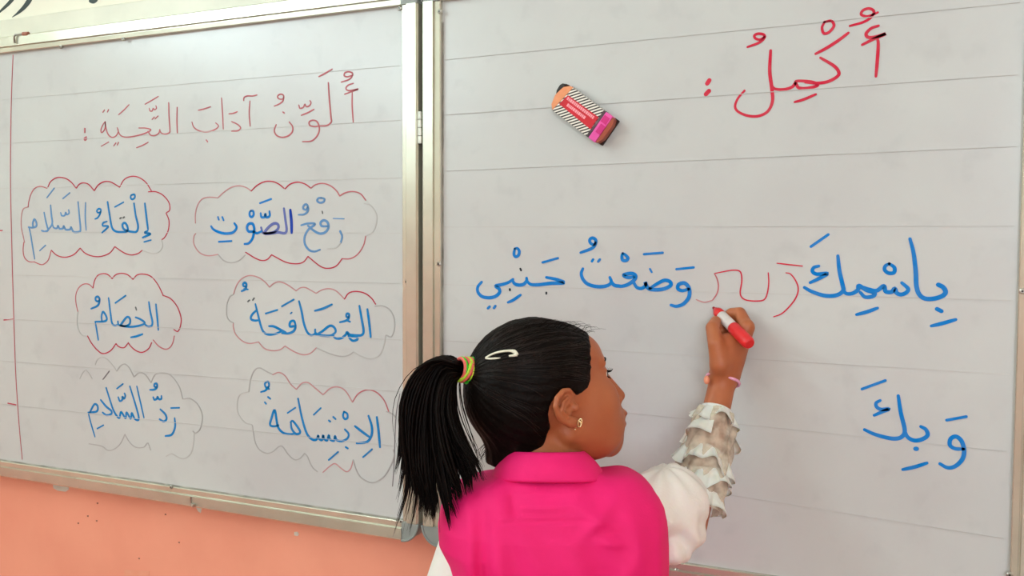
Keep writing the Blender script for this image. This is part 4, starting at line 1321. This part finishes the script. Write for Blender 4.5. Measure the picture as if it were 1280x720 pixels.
clp.tube(cp, list(np.interp(np.linspace(0, 1, len(cp)), [0, 0.1, 0.7, 0.85, 1], [0.0015, 0.0012, 0.0016, 0.0028, 0.0022])), 6)
co = clp.build('hair_clip', m_clip, girl, smooth=True, local=True)
co['label'] = 'cream snap hair clip'
lower = [(607.5, 448), (612, 448.6), (619, 448.2), (626, 447.5)]
cp = [on_hair(x, y, 0.0018) for x, y in spline(lower, 3)]
MB().tube(cp, [0.0013] * (len(cp) - 3) + [0.0011, 0.0008, 0.0004], 6).build('clip_tongue', m_clip, co, smooth=True, local=True)
cp = [on_hair(x, y, 0.002) for x, y in ((647, 443.5), (641, 444.6), (636.5, 445))]
MB().tube(cp, [0.0020, 0.0016, 0.0012], 6).build('clip_tongue', m_clip, co, smooth=True, local=True)
m_gold = mat('pale_gold', srgb(232, 214, 170), 0.22, 0.9, noise=srgb(214, 190, 140), scale=90)
er0 = hw(29, 76, -34.5)
ring = [er0 + (HF * (2.2 * math.cos(a) + 0.9 * math.sin(a)) + HZ * (5.2 * math.sin(a)) + HS * 0.8 * math.cos(a)) * 0.001 for a in np.linspace(0, 2 * math.pi, 17)]
eo = MB().tube(ring, 0.0010, 6, cap=False).build('earring', m_gold, girl, smooth=True, local=True)
eo['label'] = 'small leaf-shaped gold earring'
MB().tube([er0 + (HF * -1.0 + HZ * 5) * 0.001, er0 + (HF * 0.6) * 0.001, er0 + (HF * 1.4 - HZ * 5) * 0.001], [0.0006, 0.0014, 0.0006], 6).build('earring_leaf', m_gold, eo, smooth=True, local=True)
ball('earring_bead', hw(22, 77, -42), 0.0013, m_gold, eo, 6)

# ---- pink sleeveless top
m_pink = mat('hot_pink_cotton', srgb(240, 8, 116), 0.75, noise=srgb(232, 6, 108), scale=6, bump=0.12, bscale=500)
m_pink.node_tree.nodes['Principled BSDF'].inputs['Sheen Weight'].default_value = 0.0
ZP = [0.60, 0.70, 0.80, 0.90, 0.95, 0.98, 1.00, 1.02, 1.045, 1.066, 1.079, 1.090, 1.097, 1.1025, 1.107]
WR = [0.160, 0.152, 0.148, 0.148, 0.149, 0.1495, 0.1495, 0.149, 0.1475, 0.143, 0.137, 0.127, 0.118, 0.104, 0.072]
WL = [0.160, 0.148, 0.132, 0.124, 0.122, 0.125, 0.131, 0.141, 0.1425, 0.139, 0.133, 0.124, 0.114, 0.100, 0.072]
TP = [0.112, 0.106, 0.100, 0.098, 0.098, 0.098, 0.097, 0.096, 0.092, 0.084, 0.077, 0.069, 0.061, 0.052, 0.040]
zl = np.concatenate([np.linspace(0.60, 0.95, 40), np.linspace(0.953, 1.107, 74)])
N = 220
th = np.linspace(0, 2 * math.pi, N, endpoint=False)
vv = np.zeros((len(zl), N, 3))
for i, z in enumerate(zl):
    wr, wl, tp_ = np.interp(z, ZP, WR), np.interp(z, ZP, WL), np.interp(z, ZP, TP)
    c, s = np.cos(th), np.sin(th)
    e = 0.78
    ca = np.sign(c) * np.abs(c) ** e
    sa = np.sign(s) * np.abs(s) ** e
    vv[i, :, 0] = np.where(ca > 0, wr, wl) * ca
    vv[i, :, 1] = tp_ * sa + 0.006
    vv[i, :, 2] = z + np.clip((vv[i, :, 0] - 0.04) / 0.08, 0, 1) * 0.004 * (z > 1.05) + 0.013 * np.clip((z - 1.055) / 0.05, 0, 1) * np.clip(-s * 1.3, 0, 1) * np.exp(-(vv[i, :, 0] / 0.075) ** 4) + 0.006 * np.clip((z - 1.07) / 0.03, 0, 1) * np.exp(-((vv[i, :, 0] - 0.096) / 0.022) ** 2)
X, Yv, Z = vv[..., 0], vv[..., 1], vv[..., 2]
back = np.clip(-Yv / 0.05, 0, 1)


def fold(x0, z0, x1, z1, sig, amp):
    ax, az = x1 - x0, z1 - z0
    L2 = ax * ax + az * az
    t = np.clip(((X - x0) * ax + (Z - z0) * az) / L2, 0, 1)
    dx, dz = X - x0 - t * ax, Z - z0 - t * az
    return amp * np.exp(-(dx * dx + dz * dz) / (2 * sig * sig)) * np.sin(np.pi * np.clip(t * 0.8 + 0.1, 0, 1))


disp = fold(-0.070, 1.10, -0.060, 0.94, 0.010, 0.0045) + fold(-0.100, 1.08, -0.098, 0.92, 0.008, 0.005) + fold(-0.085, 1.07, -0.082, 0.92, 0.006, -0.004)
disp += fold(0.03, 1.085, 0.085, 1.06, 0.006, 0.003) + fold(0.075, 1.092, 0.030, 1.05, 0.006, 0.0028) + fold(0.09, 1.07, 0.125, 0.97, 0.010, 0.004) + fold(0.10, 1.03, 0.06, 0.95, 0.009, 0.0035)
disp += fold(0.055, 1.05, 0.085, 1.042, 0.004, 0.0025) + fold(-0.03, 1.02, 0.0, 0.95, 0.010, 0.003) + fold(0.02, 1.06, 0.04, 0.95, 0.014, 0.003) + fold(-0.05, 1.098, -0.045, 1.075, 0.004, -0.003)
disp += fold(-0.07, 1.068, 0.06, 1.072, 0.0016, -0.0012)          # yoke seam
disp += fold(-0.05, 1.086, 0.03, 1.088, 0.004, 0.0016) + fold(0.128, 1.06, 0.132, 0.90, 0.006, 0.003) + fold(0.06, 0.99, 0.12, 0.96, 0.008, 0.003)
disp += 0.0012 * np.sin(X * 55 + 1.3 * np.sin(Z * 30)) * np.sin(Z * 41 + X * 20) + 0.0006 * np.sin(X * 130 + Z * 90)
vv[..., 1] -= 1.9 * disp * back
lim = vv.reshape(-1, 3)
fs = []
for i in range(len(zl) - 1):
    for k in range(N):
        k2 = (k + 1) % N
        fs.append((i * N + k, i * N + k2, (i + 1) * N + k2, (i + 1) * N + k))
fs.append(tuple((len(zl) - 1) * N + k for k in range(N)))
vest = mesh('sleeveless_top', lim, fs, m_pink, girl, True, True)
vest['label'] = 'hot pink sleeveless collared top'
# folded collar
cv, cf = [], []
n = 64
rows = [(0.0, 1.000), (0.12, 1.0), (0.5, 1.0), (0.92, 1.0), (1.0, 0.99)]
K = 10
for side in (0, 1):
    for i in range(K + 1):
        t = i / K
        for k in range(n):
            a = math.pi * 0.5 + 0.16 + (2 * math.pi - 0.32) * k / (n - 1)      # open at her throat
            ca, sa = math.cos(a), math.sin(a)
            ra = 0.0485 + 0.024 * t ** 0.85 + 0.003 * math.sin(t * 3.1)
            rb = 0.050 + 0.017 * t ** 0.85 + 0.003 * math.sin(t * 3.1)
            if side:
                ra -= 0.0035; rb -= 0.0035
            bk = max(0, -sa)
            ca = math.copysign(abs(ca) ** (1 - 0.22 * t), ca)
            ff = max(0, sa)
            zz = (1.1365 + 0.009 * bk - 0.014 * ff) * (1 - t) + (1.1015 + 0.0125 * bk - 0.012 * ff) * t
            cv.append((-0.006 + 0.004 * t + ra * ca + 0.0015 * math.sin(a * 5) * t, 0.004 + rb * sa, zz - (0.002 if side and i == K else 0)))
m_ = (K + 1) * n
for i in range(K):
    for k in range(n - 1):
        q = (i * n + k, i * n + k + 1, (i + 1) * n + k + 1, (i + 1) * n + k)
        cf.append(q)
        cf.append(tuple(m_ + j for j in q[::-1]))
for k in range(n - 1):
    cf.append((k + 1, k, m_ + k, m_ + k + 1))
    cf.append((K * n + k, K * n + k + 1, m_ + K * n + k + 1, m_ + K * n + k))
for i in range(K):
    for k in (0, n - 1):
        cf.append((i * n + k, (i + 1) * n + k, m_ + (i + 1) * n + k, m_ + i * n + k))
col = mesh('collar', cv, cf, m_pink, vest, True, True)

# ---- white blouse sleeves
m_blouse = mat('white_cotton', srgb(240, 237, 232), 0.8, noise=srgb(232, 228, 222), scale=20, bump=0.15, bscale=300)
m_blouse.node_tree.nodes['Principled BSDF'].inputs['Subsurface Weight'].default_value = 0.15
m_blouse.node_tree.nodes['Principled BSDF'].inputs['Subsurface Scale'].default_value = 0.01


def puff_sdf(P):
    d = capsule(P, (0.108, 0.01, 1.062), (0.158, 0.045, 1.058), 0.040, 0.051)
    d = smin(d, ell(P, (0.162, 0.050, 1.020), (0.042, 0.045, 0.036)), 0.012)
    d = smin(d, ell(P, (0.150, 0.030, 1.004), (0.028, 0.035, 0.020)), 0.012)
    a = np.arctan2(P[:, 1] - 0.04, P[:, 0] - 0.15)
    r = np.sin(P[:, 2] * 120 + 2.2 * np.sin(P[:, 0] * 70)) * 0.0016 + np.sin(a * 9 + P[:, 2] * 60) * 0.0016 + np.sin((P[:, 0] * 0.8 + P[:, 2]) * 170) * 0.0008
    return d + r


sv, sf = surface(puff_sdf, np.arange(0.06, 0.235, 0.0026), np.arange(-0.05, 0.115, 0.0026), np.arange(0.965, 1.13, 0.0026))
slv = fast_mesh('sleeve', sv, sf, m_blouse, girl)
slv['label'] = 'white puffed blouse sleeve'


def sheer():
    m = bpy.data.materials.new('sheer_organza')
    m.use_nodes = True
    nt = m.node_tree
    b = nt.nodes['Principled BSDF']
    b.inputs['Base Color'].default_value = srgb(226, 212, 192)
    b.inputs['Roughness'].default_value = 0.6
    tr = nt.nodes.new('ShaderNodeBsdfTransparent')
    tr.inputs[0].default_value = (1.0, 0.97, 0.93, 1)
    n = nt.nodes.new('ShaderNodeTexNoise'); n.inputs['Scale'].default_value = 70
    tc = nt.nodes.new('ShaderNodeTexCoord'); nt.links.new(tc.outputs['Object'], n.inputs[0])
    r = nt.nodes.new('ShaderNodeMapRange'); r.inputs[1].default_value = 0.35; r.inputs[2].default_value = 0.7; r.inputs[3].default_value = 0.35; r.inputs[4].default_value = 0.75
    nt.links.new(n.outputs[0], r.inputs[0])
    mx = nt.nodes.new('ShaderNodeMixShader')
    nt.links.new(r.outputs[0], mx.inputs[0]); nt.links.new(tr.outputs[0], mx.inputs[1]); nt.links.new(b.outputs[0], mx.inputs[2])
    nt.links.new(mx.outputs[0], nt.nodes['Material Output'].inputs[0])
    return m


m_sheer = sheer()
EA, WA = W_(ELBOW), W_(WRIST)
ax_ = (WA - EA) / np.linalg.norm(WA - EA)
ex_ = np.cross(ax_, [0, 1.0, 0]); ex_ /= np.linalg.norm(ex_)
ey_ = np.cross(ax_, ex_)
tv_, tf_ = [], []
nr, na = 26, 60
for i in range(nr):
    t = 0.12 + 0.66 * i / (nr - 1)
    c = EA + (WA - EA) * t
    for k in range(na):
        a = 2 * math.pi * k / na
        rr = np.interp(t, [0.1, 0.3, 0.5, 0.7, 0.78], [0.036, 0.036, 0.034, 0.030, 0.024]) * (1 + 0.08 * math.sin(a * 5 + t * 9) + 0.05 * math.sin(a * 11 - t * 25))
        tv_.append(c + (ex_ * math.cos(a) + ey_ * math.sin(a)) * rr)
for i in range(nr - 1):
    for k in range(na):
        k2 = (k + 1) % na
        tf_.append((i * na + k, i * na + k2, (i + 1) * na + k2, (i + 1) * na + k))
sh = mesh('sheer_sleeve', tv_, tf_, m_sheer, slv, True, True)
m_frill = mat('white_organza_frill', srgb(242, 240, 234), 0.7, noise=srgb(232, 226, 216), scale=40)
m_frill.node_tree.nodes['Principled BSDF'].inputs['Subsurface Weight'].default_value = 0.2
m_frill.node_tree.nodes['Principled BSDF'].inputs['Subsurface Scale'].default_value = 0.01


def frill(t0, r0, flare, width, lobes, amp, seed, a0=0.0, a1=2 * math.pi, tilt=0.0):
    rg = np.random.default_rng(seed)
    n = 140
    ph = rg.uniform(0, 6.28, 4)
    V, F = [], []
    rows_ = 6
    for layer in (0, 1):
        for j in range(rows_):
            q = j / (rows_ - 1)
            for k in range(n):
                a = a0 + (a1 - a0) * k / (n - 1)
                wav = math.sin(a * lobes + ph[0]) + 0.6 * math.sin(a * lobes * 1.7 + ph[1]) + 0.3 * math.sin(a * lobes * 3.1 + ph[2])
                rr = r0 + flare * q + amp * q * wav - (0.0007 if layer else 0)
                al = t0 * np.linalg.norm(WA - EA) - width * q * (1 + 0.25 * math.sin(a * 3 + ph[3])) + 0.004 * q * math.cos(a * lobes + ph[0]) + tilt * math.cos(a)
                V.append(EA + ax_ * al + (ex_ * math.cos(a) + ey_ * math.sin(a)) * rr)
    b = rows_ * n
    for j in range(rows_ - 1):
        for k in range(n - 1):
            qd = (j * n + k, j * n + k + 1, (j + 1) * n + k + 1, (j + 1) * n + k)
            F.append(qd); F.append(tuple(b + i for i in qd[::-1]))
    for k in range(n - 1):
        F.append((k, k + 1, b + k + 1, b + k)); F.append(((rows_ - 1) * n + k + 1, (rows_ - 1) * n + k, b + (rows_ - 1) * n + k, b + (rows_ - 1) * n + k + 1))
    return mesh('frill', V, F, m_frill, slv, True, True)


frill(0.80, 0.021, 0.012, 0.022, 6, 0.0035, 1)
frill(0.50, 0.030, 0.010, 0.026, 7, 0.0045, 2, tilt=0.006)
frill(0.36, 0.033, 0.008, 0.022, 6, 0.0045, 3, tilt=-0.006)
frill(0.22, 0.034, 0.008, 0.020, 6, 0.0040, 4)
frill(0.72, 0.026, 0.012, 0.034, 4, 0.0045, 5, -0.5, 1.3)
frill(0.66, 0.027, 0.012, 0.030, 4, 0.0045, 6, 2.6, 4.0)
# left sleeve
MB().tube([(-0.098, 0.0, 1.045), (-0.112, 0.0, 1.00), (-0.124, 0.0, 0.96), (-0.140, 0, 0.90), (-0.150, 0, 0.86), (-0.158, 0.02, 0.77), (-0.158, 0.038, 0.70)], [0.034, 0.035, 0.036, 0.037, 0.037, 0.033, 0.026], 24).build('sleeve', m_blouse, girl, smooth=True, local=True)
# trousers and shoes (below the picture)
m_denim = mat('dark_blue_denim', srgb(46, 56, 84), 0.85, noise=srgb(38, 46, 70), scale=120)
m_shoe = mat('white_shoe', srgb(220, 216, 210), 0.6, noise=srgb(206, 202, 196), scale=30)


def trouser_sdf(P):
    d = ell(P, (0, 0.002, 0.66), (0.132, 0.096, 0.10))
    for sx in (-1, 1):
        d = smin(d, chain(P, [(sx * 0.060, 0.002, 0.62), (sx * 0.064, 0.006, 0.36), (sx * 0.066, -0.006, 0.085)], [0.080, 0.060, 0.050]), 0.015)
    return np.maximum(np.maximum(d, 0.06 - P[:, 2]), P[:, 2] - 0.72)


pv, pf = surface(trouser_sdf, np.arange(-0.16, 0.165, 0.008), np.arange(-0.12, 0.12, 0.008), np.arange(0.03, 0.75, 0.008))
fast_mesh('trousers', pv, pf, m_denim, girl)
for sx in (-1, 1):
    def shoe_sdf(P, sx=sx):
        d = chain(P, [(sx * 0.066, -0.03, 0.042), (sx * 0.070, 0.10, 0.036)], [0.038, 0.036])
        d = smin(d, capsule(P, (sx * 0.066, -0.014, 0.05), (sx * 0.066, -0.012, 0.10), 0.038), 0.02)
        return np.maximum(np.maximum(d, 0.001 - P[:, 2]), P[:, 2] - 0.10)
    v_, f_ = surface(shoe_sdf, np.arange(sx * 0.07 - 0.06, sx * 0.07 + 0.06, 0.005), np.arange(-0.09, 0.16, 0.005), np.arange(-0.012, 0.12, 0.005))
    fast_mesh('shoe', v_, f_, m_shoe, girl)
# bracelet
m_brac = mat('pink_thread', srgb(236, 150, 196), 0.6, noise=srgb(240, 190, 214), scale=260)
m_bead = mat('peach_bead', srgb(244, 164, 132), 0.35, noise=srgb(236, 150, 118), scale=60)
bc = EA + (WA - EA) * 1.0
bo = None
for a0, a1, dz in ((0.10 * math.pi, 1.02 * math.pi, 0.0), (1.04 * math.pi, 2.08 * math.pi, 0.0015)):
    ring = [bc + (ex_ * math.cos(a) * 0.0232 + ey_ * math.sin(a) * 0.0232) + ax_ * (dz + 0.001 * math.sin(3 * a)) for a in np.linspace(a0, a1, 22)]
    o = MB().tube(ring, [0.0012] + [0.0022] * 20 + [0.0012], 7).build('bracelet' if bo is None else 'bracelet_strand', m_brac, bo or girl, smooth=True, local=True)
    bo = bo or o
bo['label'] = 'pink thread bracelet'
ball('bracelet_bead', gp(884, 474, 1.318), 0.0052, m_bead, bo, 8, (0.8, 0.8, 1.2))

# ------------------------------------------------------------------ red marker in her hand
def g2w(p):
    c, s = math.cos(YAW), math.sin(YAW)
    return np.array([GX + p[0] * c - p[1] * s, GY + p[0] * s + p[1] * c, p[2]])


T0, T1 = W_([0.2475, 0.2118, 1.3056]), W_([0.2775, 0.1120, 1.2615])
ML = np.linalg.norm(T1 - T0)
w0, w1 = g2w(T0), g2w(T1)
mk = empty('marker_pen', tuple((w0 + w1) / 2))
tag(mk, 'red capped white marker pen gripped in the raised hand of the girl', 'marker')
mdir = (w1 - w0) / ML
m_mred = mat('red_plastic', srgb(226, 40, 44), 0.35, noise=srgb(214, 32, 38), scale=60)
m_mwh = mat('white_plastic', srgb(222, 216, 212), 0.35, noise=srgb(206, 198, 196), scale=40)
m_tip = mat('red_felt', srgb(170, 24, 40), 0.9, noise=srgb(150, 18, 32), scale=300)


def seg(name, prof, m):
    pts = [w0 + mdir * a for a, r in prof]
    return MB().tube(pts, [r for a, r in prof], 20).build(name, m, mk, smooth=False, bevel=0)


seg('felt_tip', [(0.0012, 0.0018), (0.006, 0.0026), (0.008, 0.0026)], m_tip)
seg('nozzle', [(0.0078, 0.0040), (0.013, 0.0052), (0.0155, 0.0074), (0.028, 0.0079)], m_mred)
seg('barrel', [(0.028, 0.0078), (0.030, 0.0081), (0.066, 0.0081)], m_mwh)
cp_ = seg('cap', [(0.064, 0.0088), (0.066, 0.0092), (ML - 0.006, 0.0092), (ML - 0.002, 0.0080), (ML, 0.0062)], m_mred)
for o in mk.children:
    o.data.polygons.foreach_set('use_smooth', [len(p.vertices) == 4 for p in o.data.polygons])
